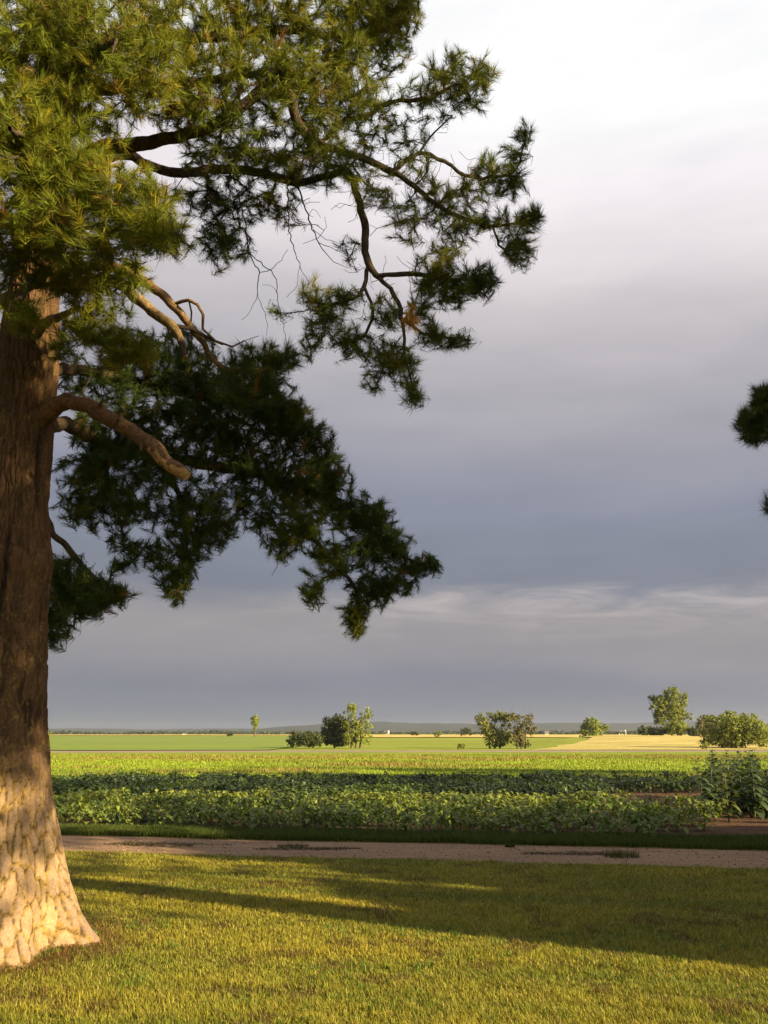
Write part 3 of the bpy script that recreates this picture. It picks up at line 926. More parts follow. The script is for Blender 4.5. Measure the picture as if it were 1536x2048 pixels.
lb = [
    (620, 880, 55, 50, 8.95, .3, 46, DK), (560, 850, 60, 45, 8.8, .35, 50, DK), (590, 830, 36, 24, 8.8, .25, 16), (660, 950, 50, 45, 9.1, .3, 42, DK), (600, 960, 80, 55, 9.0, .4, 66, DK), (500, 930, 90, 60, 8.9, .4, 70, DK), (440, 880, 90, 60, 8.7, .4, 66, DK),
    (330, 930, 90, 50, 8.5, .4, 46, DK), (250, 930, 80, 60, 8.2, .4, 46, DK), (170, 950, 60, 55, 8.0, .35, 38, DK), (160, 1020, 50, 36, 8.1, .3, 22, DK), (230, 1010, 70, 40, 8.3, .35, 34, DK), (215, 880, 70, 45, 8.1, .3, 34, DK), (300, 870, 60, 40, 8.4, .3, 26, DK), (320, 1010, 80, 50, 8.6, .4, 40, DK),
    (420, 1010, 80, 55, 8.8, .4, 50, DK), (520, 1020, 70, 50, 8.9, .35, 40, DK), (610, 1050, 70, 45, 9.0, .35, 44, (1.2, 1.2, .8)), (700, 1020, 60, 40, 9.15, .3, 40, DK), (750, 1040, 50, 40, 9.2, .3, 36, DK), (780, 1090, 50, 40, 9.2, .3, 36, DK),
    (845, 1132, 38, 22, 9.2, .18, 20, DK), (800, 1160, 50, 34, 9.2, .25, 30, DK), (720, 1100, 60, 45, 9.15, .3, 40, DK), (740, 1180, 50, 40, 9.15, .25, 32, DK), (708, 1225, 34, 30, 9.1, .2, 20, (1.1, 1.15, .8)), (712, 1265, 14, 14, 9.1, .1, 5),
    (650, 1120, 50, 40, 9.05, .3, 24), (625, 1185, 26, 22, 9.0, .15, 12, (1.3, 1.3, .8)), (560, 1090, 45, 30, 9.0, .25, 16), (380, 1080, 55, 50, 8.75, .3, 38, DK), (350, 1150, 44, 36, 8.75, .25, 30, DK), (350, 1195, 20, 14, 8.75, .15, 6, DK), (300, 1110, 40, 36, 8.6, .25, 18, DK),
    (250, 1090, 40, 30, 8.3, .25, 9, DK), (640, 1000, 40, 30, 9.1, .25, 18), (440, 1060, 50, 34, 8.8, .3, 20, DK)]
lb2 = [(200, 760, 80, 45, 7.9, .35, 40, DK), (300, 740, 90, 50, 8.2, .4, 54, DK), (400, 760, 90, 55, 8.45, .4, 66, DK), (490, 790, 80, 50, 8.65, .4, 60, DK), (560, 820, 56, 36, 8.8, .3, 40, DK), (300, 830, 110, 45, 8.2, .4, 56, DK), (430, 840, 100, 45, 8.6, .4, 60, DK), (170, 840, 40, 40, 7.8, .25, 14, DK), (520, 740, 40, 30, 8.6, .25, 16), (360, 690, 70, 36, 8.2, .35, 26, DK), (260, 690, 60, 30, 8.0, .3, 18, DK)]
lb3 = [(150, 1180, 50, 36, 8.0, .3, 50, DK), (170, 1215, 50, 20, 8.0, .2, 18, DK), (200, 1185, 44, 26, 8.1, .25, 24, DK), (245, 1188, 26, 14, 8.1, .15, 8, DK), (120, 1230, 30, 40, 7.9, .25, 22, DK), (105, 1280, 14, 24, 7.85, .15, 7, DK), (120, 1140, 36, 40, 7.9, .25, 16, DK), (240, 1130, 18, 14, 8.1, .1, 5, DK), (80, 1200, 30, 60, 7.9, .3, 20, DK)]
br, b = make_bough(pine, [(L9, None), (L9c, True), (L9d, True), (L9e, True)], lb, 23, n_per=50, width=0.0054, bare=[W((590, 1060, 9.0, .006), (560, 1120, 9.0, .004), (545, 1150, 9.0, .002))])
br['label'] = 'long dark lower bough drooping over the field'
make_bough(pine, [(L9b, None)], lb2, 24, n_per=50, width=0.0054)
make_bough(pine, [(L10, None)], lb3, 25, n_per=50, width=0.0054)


# -- the rest of the crown, outside the picture
def side_boughs(parent, axis, zlist, azf, lenf, seed, tufts, n_per, length, width, rad0=0.07, droop=0.12):
    g = np.random.default_rng(seed)
    for k, z in enumerate(zlist):
        az = azf(k, g)
        L = lenf(z) * g.uniform(0.8, 1.15)
        ax, ay = axis(z)
        d = np.array([math.cos(az), math.sin(az), 0])
        s = np.array([-d[1], d[0], 0])
        pts, bend = [], g.normal(0, 0.15)
        for t in (0, .25, .5, .75, 1):
            p = np.array([ax, ay, z]) + d * L * t + s * bend * L * t * t + np.array([0, 0, L * (0.22 * t - (0.22 + droop) * t * t)])
            pts.append([*p, rad0 * (1 - t) ** 0.8 + 0.008])
        b = Bough(seed * 100 + k)
        b.limb(pts, None, 0.15)
        A = []
        m = int(tufts * L)
        for _ in range(m):
            t = g.uniform(0.25, 1.03)
            i = min(3, int(t * 4)); f = t * 4 - i
            q = np.array(pts[i][:3]) * (1 - f) + np.array(pts[i + 1][:3]) * f
            wv = (0.20 + 0.20 * math.sin(min(t, 1) * math.pi)) * L * 0.8
            A.append(q + s * g.normal(0, 0.5) * wv + d * g.normal(0, 0.15) + np.array([0, 0, g.normal(0.02, 0.16)]))
        b.grow(np.array(A), 2.0, 0.16)
        b.finish()
        pile = Pile()
        b.wood(pile, coarse=True)
        br = pile.build('branch', MAT['twig'], parent)
        needle_id[0] += 1
        V, F, C = needles(b.tips, b.D, n_per, length, width, (22, 78), 0.14, None, needle_id[0])
        nd = mesh('needles', V, F, MAT['needle'], br, C, smooth=False)
        nd['kind'] = 'stuff'


side_boughs(pine, trunk_axis, [5.2, 5.9, 6.6, 7.3, 8.0, 8.6], lambda k, g: R(150 + 22 * k + g.uniform(-8, 8)), lambda z: 3.4, 61, 26, 40, 0.11, 0.008)
side_boughs(pine, trunk_axis, [8.6, 9.0, 9.5, 10.0, 10.5, 11.0, 11.5, 12.0, 12.5, 13.0], lambda k, g: 2.2 + k * 2.4 + g.uniform(-.3, .3), lambda z: max(0.7, (13.8 - z) * 0.68), 62, 28, 36, 0.11, 0.010)

# ------------------------------------------------------------------ the other pines of the yard (mostly out of the picture)
def yard_pine(loc, seed):
    root = empty('pine_tree', (0, 0, 0))
    ax = lambda z: (np.asarray(z) * 0 + 0.03 * np.sin(np.asarray(z) * 0.8), np.asarray(z) * 0 + 0.03 * np.cos(np.asarray(z)))
    rz = [-.15, 0, .25, .8, 2, 4, 7, 10, 13]
    rr = [.62, .52, .42, .345, .30, .26, .18, .10, .02]
    z_ = np.concatenate([np.arange(-0.1, 4.5, 0.035), np.arange(4.5, 12.9, 0.1)])
    bark_trunk('trunk', root, z_, 110, rz, rr, ax, seed=seed, lichen=0.4, burl=False)
    zl = list(np.linspace(5.45, 8.8, 26)) + list(np.linspace(8.8, 12.6, 14))
    side_boughs(root, ax, zl, lambda k, g: k * 2.399 + g.uniform(-.25, .25), lambda z: max(0.9, np.interp(z, [5.7, 7.4, 8.6, 13], [4.4, 4.1, 2.5, .8])), seed, 36, 30, 0.13, 0.022, 0.065)
    side_boughs(root, ax, list(np.linspace(5.45, 7.9, 14)), lambda k, g: R(241 + (k % 4 - 1.5) * 17 + g.uniform(-6, 6)), lambda z: 3.5, seed + 5, 44, 30, 0.13, 0.024, 0.05)  # extra boughs added on one side to shade the great pine's trunk
    root.location = loc
    return root


pB = yard_pine((8.6, 3.3, 0), 71)
tag(pB, 'tall yard pine beyond the picture edge whose trunk shadow crosses the lawn', 'tree', 'pine trees of the yard')
rows = [((10.4, 9.9, 0), 1.9, 0.95, 'yard pine at the lane whose needle tufts poke in at the picture edge'),
        ((15.8, 17.8, 0), 4.0, 1.0, 'yard pine out of the picture beside the tall leafy plants'),
        ((20.0, 24.0, 0), 0.7, 0.95, 'yard pine out of the picture beside the middle of the crop'),
        ((23.5, 30.0, 0), 2.9, 1.0, 'yard pine out of the picture at the back corner of the crop')]
for i, (loc, rz, sc, lab) in enumerate(rows):
    p = copy_tree(pB)
    p.location = loc; p.rotation_euler.z = rz; p.scale = (sc,) * 3
    p['label'] = lab
    if i == 0:
        pC = p
pC.rotation_euler.z = 0.0; pC.scale = (.8, .8, 1.3)
# the bough of the lane pine that shows at the right edge
bpC = Bough(91)
bpC.limb(np.vstack([[10.4, 9.9, 6.6, .06], [*(at(1800, 800, 9.6)), .045], [*(at(1640, 830, 9.0)), .03], [*(at(1560, 850, 8.8)), .018], [*(at(1500, 850, 8.7)), .006]]))
bpC.limb(W((1640, 830, 9.0, .02), (1600, 930, 8.9, .014), (1560, 1010, 8.9, .006)), True)
A, _ = blob_points(bpC.g, [(1508, 852, 34, 36, 8.7, .2, 34), (1525, 795, 22, 26, 8.7, .15, 14), (1552, 830, 40, 60, 8.75, .2, 40), (1620, 840, 60, 70, 8.9, .3, 40), (1552, 1012, 22, 24, 8.8, .15, 14), (1600, 980, 40, 60, 8.9, .25, 24)])
bpC.grow(A); bpC.finish()
pile = Pile(); bpC.wood(pile)
brC = pile.build('branch', MAT['twig'], None)
V, F, C = needles(bpC.tips, bpC.D, 60, 0.115, 0.005, (20, 80), 0.13, np.tile(np.array([[.5, .62, .9]]), (len(bpC.tips), 1)), 780)  # dark bluish tint: shadow put into the needle colour
ndC = mesh('needles', V, F, MAT['needle'], brC, C, smooth=False)
ndC['kind'] = 'stuff'
brC.data.transform(__import__('mathutils').Matrix.Translation((-10.4, -9.9, 0)))
ndC.data.transform(__import__('mathutils').Matrix.Translation((-10.4, -9.9, 0)))
for o_ in (brC, ndC):
    o_.data.transform(__import__('mathutils').Matrix.Diagonal((1 / .8, 1 / .8, 1 / 1.3, 1)))
brC.parent = pC


# ------------------------------------------------------------------ leafy trees
def leaf_tree(name, base, h, w, lobes, n, leaf, tones, seed, label, group=None, trunk_h=0.25, trunk_r=None, cat='tree', airy=0.0, stems=1, limbs=True, bare=0):
    """lobes: (dx, z, rx, rz) in units of width/2 and height"""
    g = np.random.default_rng(seed)
    root = empty(name, base)
    tr = trunk_r or h * 0.022
    pile = Pile()
    tone = np.array([0.13, 0.10, 0.075])
    cent = []
    more = []
    for (dx, z, rx, rz) in lobes:
        for _ in range(2):
            an = g.uniform(0, 6.28)
            more.append((dx + math.cos(an) * rx * .85, max(.08, z + math.sin(an) * rz * .85), rx * g.uniform(.3, .5), rz * g.uniform(.3, .5)))
    lobes = [(a, b, c * .86, d * .86) for a, b, c, d in lobes] + more
    for (dx, z, rx, rz) in lobes:
        cent.append(np.array([dx * w / 2, g.normal(0, 0.18) * w / 2, z * h]))
    for s in range(stems):
        off = np.array([(s - (stems - 1) / 2) * w * 0.12, g.normal(0, 0.1), 0])
        top = np.array([off[0] * 1.6 + g.normal(0, .03) * w, 0, h * 0.72])
        pth = smooth_path([[off[0], off[1], -0.3, tr * 1.5], [off[0], off[1], h * 0.06, tr * 1.1], [*(off * .6 + top * .4)[:2], h * 0.35, tr * .8], [*top, tr * 0.25]], h * 0.05)
        V, F = tube(pth, 8, wob=0.08, seed=seed)
        pile.add(V, F, tone)
    for c in cent[:len(cent) // 3]:
        s = np.array([g.normal(0, .02) * w, 0, max(h * 0.12, c[2] * 0.55)])
        mid = (s + c) / 2 + np.array([0, 0, -0.03 * h])
        V, F = tube(smooth_path([[*s, tr * .55], [*mid, tr * .35], [*c, tr * .12]], h * 0.06), 5)
        pile.add(V, F, tone)
    for k in range(bare):
        c = cent[k % len(cent)]
        e = c + np.array([g.normal(0, .3) * w * .4, g.normal(0, .2) * w * .4, abs(g.normal(0, .18)) * h])
        V, F = tube(smooth_path([[*c, tr * .16], [*((c + e) / 2 + g.normal(0, .02, 3) * h), tr * .1], [*e, tr * .05]], h * 0.06), 4)
        pile.add(V, F, tone * 1.3)
    pile.build('trunk', MAT['twig'], root)
    # clumps of leaves spread through each lobe
    vol = np.array([rx * rx * rz for _, _, rx, rz in lobes])
    share = vol ** 0.75 / np.sum(vol ** 0.75)
    P, NRM, TI = [], [], []
    for c, (dx, z, rx, rz), sh in zip(cent, lobes, share):
        m = int(n * 2.7 * sh)
        nc = max(8, int(m / 60))
        cd = unit(g.normal(size=(nc, 3)))
        rad = g.random((nc, 1)) ** (0.5) * (0.85 + 0.35 * g.random((nc, 1)))
        size = np.array([rx * w / 2, rx * w / 2 * 0.9, rz * h])
        cc = c + cd * rad * size
        ci = g.integers(0, nc, m)
        cr = (0.12 + 0.20 * g.random(nc) ** 2) * min(size)
        pp = cc[ci] + unit(g.normal(size=(m, 3))) * (cr[ci] * g.random(m) ** 0.4)[:, None]
        fr = g.random(m) < 0.30
        pp[fr] = (c + unit(g.normal(size=(m, 3))) * (g.random((m, 1)) ** 0.45) * size * (0.9 + 0.3 * g.random((m, 1))))[fr]
        keep = g.random(m) > airy * (fbm(pp[:, 0] / (w * .12) + 9, pp[:, 2] / (w * .12), seed, 2) * 1.6)
        pp, ci2 = pp[keep], ci[keep]
        P.append(pp); NRM.append(unit(pp - c + np.array([0, 0, .25 * h * rz])))
        TI.append((g.random(nc) * 0.7 + 0.15)[ci2])
    P = np.concatenate(P); NR = np.concatenate(NRM); TI = np.concatenate(TI)
    ok = P[:, 2] > 0.03 * h
    P, NR, TI = P[ok], NR[ok], TI[ok]
    M = len(P)
    nn = unit(NR + g.normal(0, 0.75, (M, 3)))
    u = unit(np.cross(nn, g.normal(size=(M, 3)))); v = np.cross(nn, u)
    s = leaf * 1.1 * (0.6 + 0.8 * g.random(M))[:, None] * 0.5
    V = np.empty((M, 4, 3), np.float32)
    V[:, 0] = P - v * s; V[:, 1] = P + u * s * .62; V[:, 2] = P + v * s + nn * s * .2; V[:, 3] = P - u * s * .62
    t0, t1 = np.array(tones[0]), np.array(tones[1])
    c = t0 + (t1 - t0) * TI[:, None]
    c = c * (0.8 + 0.4 * g.random((M, 1)))
    cr = mesh('crown', V.reshape(-1, 3), np.arange(M * 4).reshape(M, 4), MAT['treeleaf'], root, np.repeat(c, 4, axis=0), smooth=False)
    tag(root, label, cat, group)
    return root


def px_tree(name, x0, x1, ytop, ybase, Y, **kw):
    b = at((x0 + x1) / 2, ybase, Y); t = at((x0 + x1) / 2, ytop, Y)
    gz = float(ground_z(b[0], Y))
    w = at(x1, ybase, Y)[0] - at(x0, ybase, Y)[0]
    return leaf_tree(name, (b[0], Y, gz), t[2] - gz, w, **kw)


FAR = 'trees on the plain beyond the road'
G_DARK = ((0.045, 0.06, 0.02), (0.09, 0.11, 0.03))
G_MID = ((0.14, 0.18, 0.03), (0.29, 0.32, 0.05))
G_LIT = ((0.19, 0.24, 0.032), (0.34, 0.38, 0.05))
G_OLIVE = ((0.14, 0.135, 0.05), (0.23, 0.205, 0.07))
ROUND = [(-.45, .45, .5, .33), (.4, .42, .55, .35), (0, .62, .6, .34), (-.1, .3, .8, .25), (.1, .8, .38, .18)]
px_tree('slim_tree', 500, 519, 1426, 1471, 620, lobes=[(0, .78, .75, .2), (-.2, .62, .8, .2), (.2, .55, .7, .2), (0, .36, .5, .15)], n=1500, leaf=.75, tones=G_LIT, seed=1, label='slim lone pale tree standing far off in the green field', group=FAR, trunk_r=.42)
px_tree('low_shrub', 571, 650, 1462, 1491, 232, lobes=[(-.6, .45, .42, .45), (0, .55, .5, .42), (.55, .5, .5, .45)], n=3600, leaf=.34, tones=G_DARK, seed=2, label='low dark shrub left of the dark round tree', group=FAR, cat='shrub')
px_tree('round_tree', 636, 702, 1427, 1491, 236, lobes=[(-.5, .4, .45, .36), (.35, .45, .62, .45), (-.05, .68, .6, .3), (.3, .8, .42, .2), (0, .22, .8, .2)], n=7000, leaf=.36, tones=G_DARK, seed=3, label='dark round dense tree beside the tall pale airy tree', group=FAR)
px_tree('airy_tree', 676, 748, 1404, 1491, 230, lobes=[(-.45, .78, .38, .17), (-.3, .55, .42, .25), (-.05, .85, .3, .14), (.5, .72, .36, .18), (.6, .5, .3, .2), (-.1, .3, .42, .22), (.85, .72, .15, .07), (.1, .45, .5, .2), (.4, .25, .42, .2), (-.3, .16, .5, .14)], n=3600, leaf=.34, tones=G_LIT, seed=4, label='tall pale airy tree with pale stems beside the dark round tree', group=FAR, airy=.35, stems=3)
px_tree('spreading_tree', 947, 1032, 1417, 1494, 226, lobes=[(-.55, .62, .42, .24), (.1, .78, .5, .18), (.55, .72, .36, .22), (-.2, .42, .5, .24), (.3, .3, .6, .25), (-.7, .72, .22, .14), (.1, .18, .7, .18)], n=5200, leaf=.34, tones=((0.13, 0.15, 0.035), (0.26, 0.27, 0.055)), seed=5, label='wide green tree with forked stems, left one of the middle pair', group=FAR, airy=.12, stems=3)
px_tree('spreading_tree', 1010, 1075, 1421, 1494, 222, lobes=[(-.3, .8, .5, .17), (.45, .76, .45, .18), (.6, .52, .34, .2), (-.1, .5, .45, .25), (0, .22, .7, .2)], n=3000, leaf=.32, tones=G_OLIVE, seed=6, label='thin olive tree with bare twigs, right one of the middle pair', group=FAR, airy=.32, stems=3, bare=26)
px_tree('round_tree', 1157, 1216, 1435, 1476, 420, lobes=[(-.4, .6, .5, .33), (.35, .55, .55, .36), (0, .78, .5, .22), (-.1, .3, .8, .28)], n=2600, leaf=.62, tones=G_LIT, seed=7, label='small round yellow green tree alone in front of the wheat', group=FAR, airy=.2)
px_tree('cottonwood_tree', 1298, 1388, 1374, 1470, 330, lobes=[(-.55, .62, .42, .22), (-.25, .72, .42, .2), (.15, .84, .42, .16), (.5, .7, .42, .22), (.1, .55, .55, .22), (-.4, .42, .4, .16), (.45, .4, .45, .2), (.2, .22, .5, .14)], n=7000, leaf=.5, tones=G_MID, seed=8, label='tallest tree on the plain, a leafy cottonwood behind the dry knoll', group=FAR, trunk_r=.3)
px_tree('low_shrub', 1273, 1330, 1449, 1471, 318, lobes=[(-.6, .5, .42, .45), (0, .52, .5, .42), (.55, .5, .5, .42)], n=2400, leaf=.42, tones=G_DARK, seed=9, label='low dark shrub at the left foot of the cottonwood', group=FAR, cat='shrub')
px_tree('low_shrub', 1326, 1384, 1436, 1471, 316, lobes=[(-.4, .5, .5, .42), (.4, .55, .5, .42), (0, .6, .5, .38)], n=2200, leaf=.42, tones=G_MID, seed=10, label='bright leafy shrub right below the cottonwood crown', group=FAR, cat='shrub')
px_tree('low_shrub', 1374, 1398, 1452, 1471, 314, lobes=[(-.3, .5, .6, .45), (.3, .5, .6, .42)], n=900, leaf=.42, tones=G_DARK, seed=11, label='small dark shrub between the cottonwood and the olive shrub', group=FAR, cat='shrub')
px_tree('low_shrub', 1388, 1432, 1427, 1476, 290, lobes=[(-.4, .4, .5, .36), (.3, .6, .5, .36), (.1, .8, .36, .18)], n=2000, leaf=.4, tones=G_OLIVE, seed=12, label='thin olive shrub just left of the big round bush', group=FAR, cat='shrub', airy=.4, bare=10)
px_tree('big_bush', 1400, 1545, 1421, 1496, 215, lobes=[(-.55, .4, .45, .36), (.5, .42, .5, .4), (-.15, .62, .55, .34), (.3, .68, .5, .28), (0, .3, .85, .28), (-.1, .82, .35, .16), (.75, .3, .3, .3)], n=13000, leaf=.32, tones=G_MID, seed=13, label='big round leafy bush at the right end of the road', group=FAR, cat='bush')
px_tree('low_shrub', 1515, 1580, 1438, 1480, 300, lobes=[(-.3, .5, .6, .42), (.3, .55, .6, .42)], n=1600, leaf=.4, tones=G_OLIVE, seed=14, label='pale shrub half hidden behind the big round bush', group=FAR, cat='shrub')
# tiny far shrubs standing along the field edges
tiny = [(72, 104, 1462, 1475, 640, 'small bush on the skyline next to the pine trunk'), (866, 884, 1459, 1475, 560, 'tiny bush between the pale airy tree and the middle pair'), (918, 946, 1453, 1472, 620, 'dark bush on the skyline left of the middle pair'), (912, 932, 1486, 1497, 205, 'small green tuft bush by the road, left of the middle pair'), (820, 838, 1462, 1473, 700, 'tiny dark bush on the wheat skyline'), (452, 466, 1465, 1476, 620, 'tiny dark bush left of the slim lone tree'), (1400, 1420, 1484, 1498, 204, 'small green tuft at the foot of the big bush')]
for i, (a, b_, c, d, Y, lab) in enumerate(tiny):
    px_tree('far_bush', a, b_, c, d, Y, lobes=[(-.4, .45, .5, .42), (.4, .5, .5, .42), (0, .65, .5, .32)], n=800, leaf=Y * 0.0009, tones=G_DARK if i in (2, 4, 5) else G_MID, seed=20 + i, label=lab, group='small bushes along the field edges', cat='bush')


# far-off dark wood along the skyline: one mass
def far_wood():
    g = np.random.default_rng(77)
    Vs, C = [], []
    spans = [(-900, 60, 1500, 5.5, 2600), (100, 360, 1250, 6, 1000), (-380, -60, 1350, 5, 700), (360, 760, 1500, 7, 1600), (140, 900, 2300, 9, 1600), (-2200, 300, 2600, 8, 2200)]
    for x0, x1, y, h, n in spans:
        x = g.uniform(x0, x1, n)
        hh = h * (0.25 + 1.1 * fbm(x / 40, x * 0 + y, 3, 3) ** 1.5)
        z = g.random(n) ** 0.8 * hh
        yy = y + g.normal(0, 14, n)
        P = np.stack([x, yy, ground_z(x, yy) + z], 1)
        nn = unit(g.normal(size=(n, 3)) + np.array([0, -.6, .5]))
        u = unit(np.cross(nn, g.normal(size=(n, 3)))); v = np.cross(nn, u)
        s = (y * 0.0011) * (0.7 + 0.6 * g.random((n, 1)))
        Vs.append(np.stack([P - u * s, P - v * s, P + u * s, P + v * s], 1).reshape(-1, 3))
        C.append(np.repeat(np.array([[0.045, 0.06, 0.025]]) * (0.7 + 0.6 * g.random((n, 1))), 4, axis=0))
    V = np.concatenate(Vs)
    tag(mesh('far_woods', V, np.arange(len(V)).reshape(-1, 4), MAT['treeleaf'], None, np.concatenate(C), smooth=False), 'dark far off woods lining the skyline', 'woods', kind='stuff')


far_wood()


# far farm buildings
def farmhouse(px, py, Y, w, d, h, roof_h, label, silo=False):
    w, d, h, roof_h = w * .6, d * .6, h * .55, roof_h * .6
    c = at(px, py, Y)
    z0 = float(ground_z(c[0], Y))
    root = empty('farm_building', (c[0], Y, z0))
    x, y = w / 2, d / 2
    V = np.array([(-x, -y, 0), (x, -y, 0), (x, y, 0), (-x, y, 0), (-x, -y, h), (x, -y, h), (x, y, h), (-x, y, h), (-x, 0, h + roof_h), (x, 0, h + roof_h)])
    mesh('wall', V, [np.array([(0, 1, 5, 4), (1, 2, 6, 5), (2, 3, 7, 6), (3, 0, 4, 7)]), np.array([(4, 8, 7), (5, 6, 9)])], MAT['paint'], root, smooth=False)
    e = 0.4
    V = np.array([(-x - e, -y - e, h - .2), (x + e, -y - e, h - .2), (x + e, 0, h + roof_h + .12), (-x - e, 0, h + roof_h + .12), (-x - e, y + e, h - .2), (x + e, y + e, h - .2),
                  (-x - e, -y - e, h), (x + e, -y - e, h), (x + e, 0, h + roof_h + .35), (-x - e, 0, h + roof_h + .35), (-x - e, y + e, h), (x + e, y + e, h)])
    mesh('roof', V, np.array([(0, 1, 2, 3), (3, 2, 5, 4), (6, 7, 8, 9), (9, 8, 11, 10), (0, 1, 7, 6), (4, 5, 11, 10)]), MAT['roof'], root, smooth=False)
    for k in (-0.5, 0.0, 0.5):
        b = np.array([(k * w * .6 - .45, -y - .06, .8), (k * w * .6 + .45, -y - .06, .8), (k * w * .6 + .45, -y - .06, 1.9), (k * w * .6 - .45, -y - .06, 1.9)])
        mesh('window', np.vstack([b, b + np.array([0, .05, 0])]), np.array([(0, 1, 2, 3), (0, 4, 5, 1), (1, 5, 6, 2), (2, 6, 7, 3), (3, 7, 4, 0)]), MAT['darkwin'], root, smooth=False)
    if silo:
        a = np.arange(16) * 2 * np.pi / 16
        r = 1.7
        rings = [(0, r), (5, r), (5.8, r * .85), (6.3, r * .5), (6.5, 0.05)]
        V = np.concatenate([np.stack([w * .75 + rr * np.cos(a), rr * np.sin(a), 0 * a + z], 1) for z, rr in rings])
        i = (np.arange(4)[:, None] * 16); j = np.arange(16)[None]
        F = np.stack([i + j, i + (j + 1) % 16, i + 16 + (j + 1) % 16, i + 16 + j], -1).reshape(-1, 4)
        mesh('silo', V, F, MAT['paint'], root)
    tag(root, label, 'building', 'white farm buildings on the skyline')


farmhouse(369, 1463, 1450, 11, 9, 4.5, 2.5, 'white far farm building nearest the pine trunk on the skyline')
farmhouse(770, 1463, 1500, 12, 9, 5, 3, 'white far farm building right of the pale airy tree', True)
farmhouse(1093, 1464, 1150, 7, 6, 4.5, 2.2, 'small white far building between the middle pair and the round yellow tree')
farmhouse(1242, 1459, 1350, 13, 9, 6, 3, 'white far farm building with silo left of the cottonwood', True)

# ------------------------------------------------------------------ unseen shrubs added and sized to shade the lawn
SH = 'unseen shrubs added to shade the lawn'
for i, (x, y, h, w, lab) in enumerate([(12.0, 2.7, 4.6, 2.8, 'narrow unseen shrub added for its shade, nearest the viewer'), (12.5, 4.7, 5.9, 4.3, 'dense round unseen shrub added for its shade, beside the narrow one'), (13.2, 6.7, 7.0, 5.4, 'tallest unseen shrub added for its shade, between two lower shrubs'), (14.6, 9.2, 5.2, 4.8, 'dense unseen shrub added for its shade by the lane')]):
    leaf_tree('shade_shrub', (x, y, 0), h, w, ROUND + [(-.6, .2, .5, .22), (.6, .2, .5, .22), (-.3, .78, .4, .2), (.4, .72, .4, .2)], 4600, .52, G_MID, 40 + i, lab, SH, cat='shrub', stems=3)


# ------------------------------------------------------------------ grass
def blades(X, Y, h, w, c, lean=0.5, seed=0, zoff=0.0):
    g = np.random.default_rng(seed)
    n = len(X)
    b = np.stack([X, Y, ground_z(X, Y) + zoff - 0.004], 1)
    az = g.random(n) * 2 * np.pi
    d = np.stack([np.cos(az), np.sin(az), 0 * az], 1)
    le = np.abs(g.normal(0, lean, n))
    tip = b + np.stack([np.cos(az + 1.57) * le * h, np.sin(az + 1.57) * le * h, h], 1)
    V = np.empty((n, 3, 3), np.float32)
    V[:, 0] = b + d * (w * .5)[:, None]; V[:, 1] = b - d * (w * .5)[:, None]; V[:, 2] = tip
    return V.reshape(-1, 3), np.arange(3 * n).reshape(n, 3), np.repeat(c, 3, axis=0)


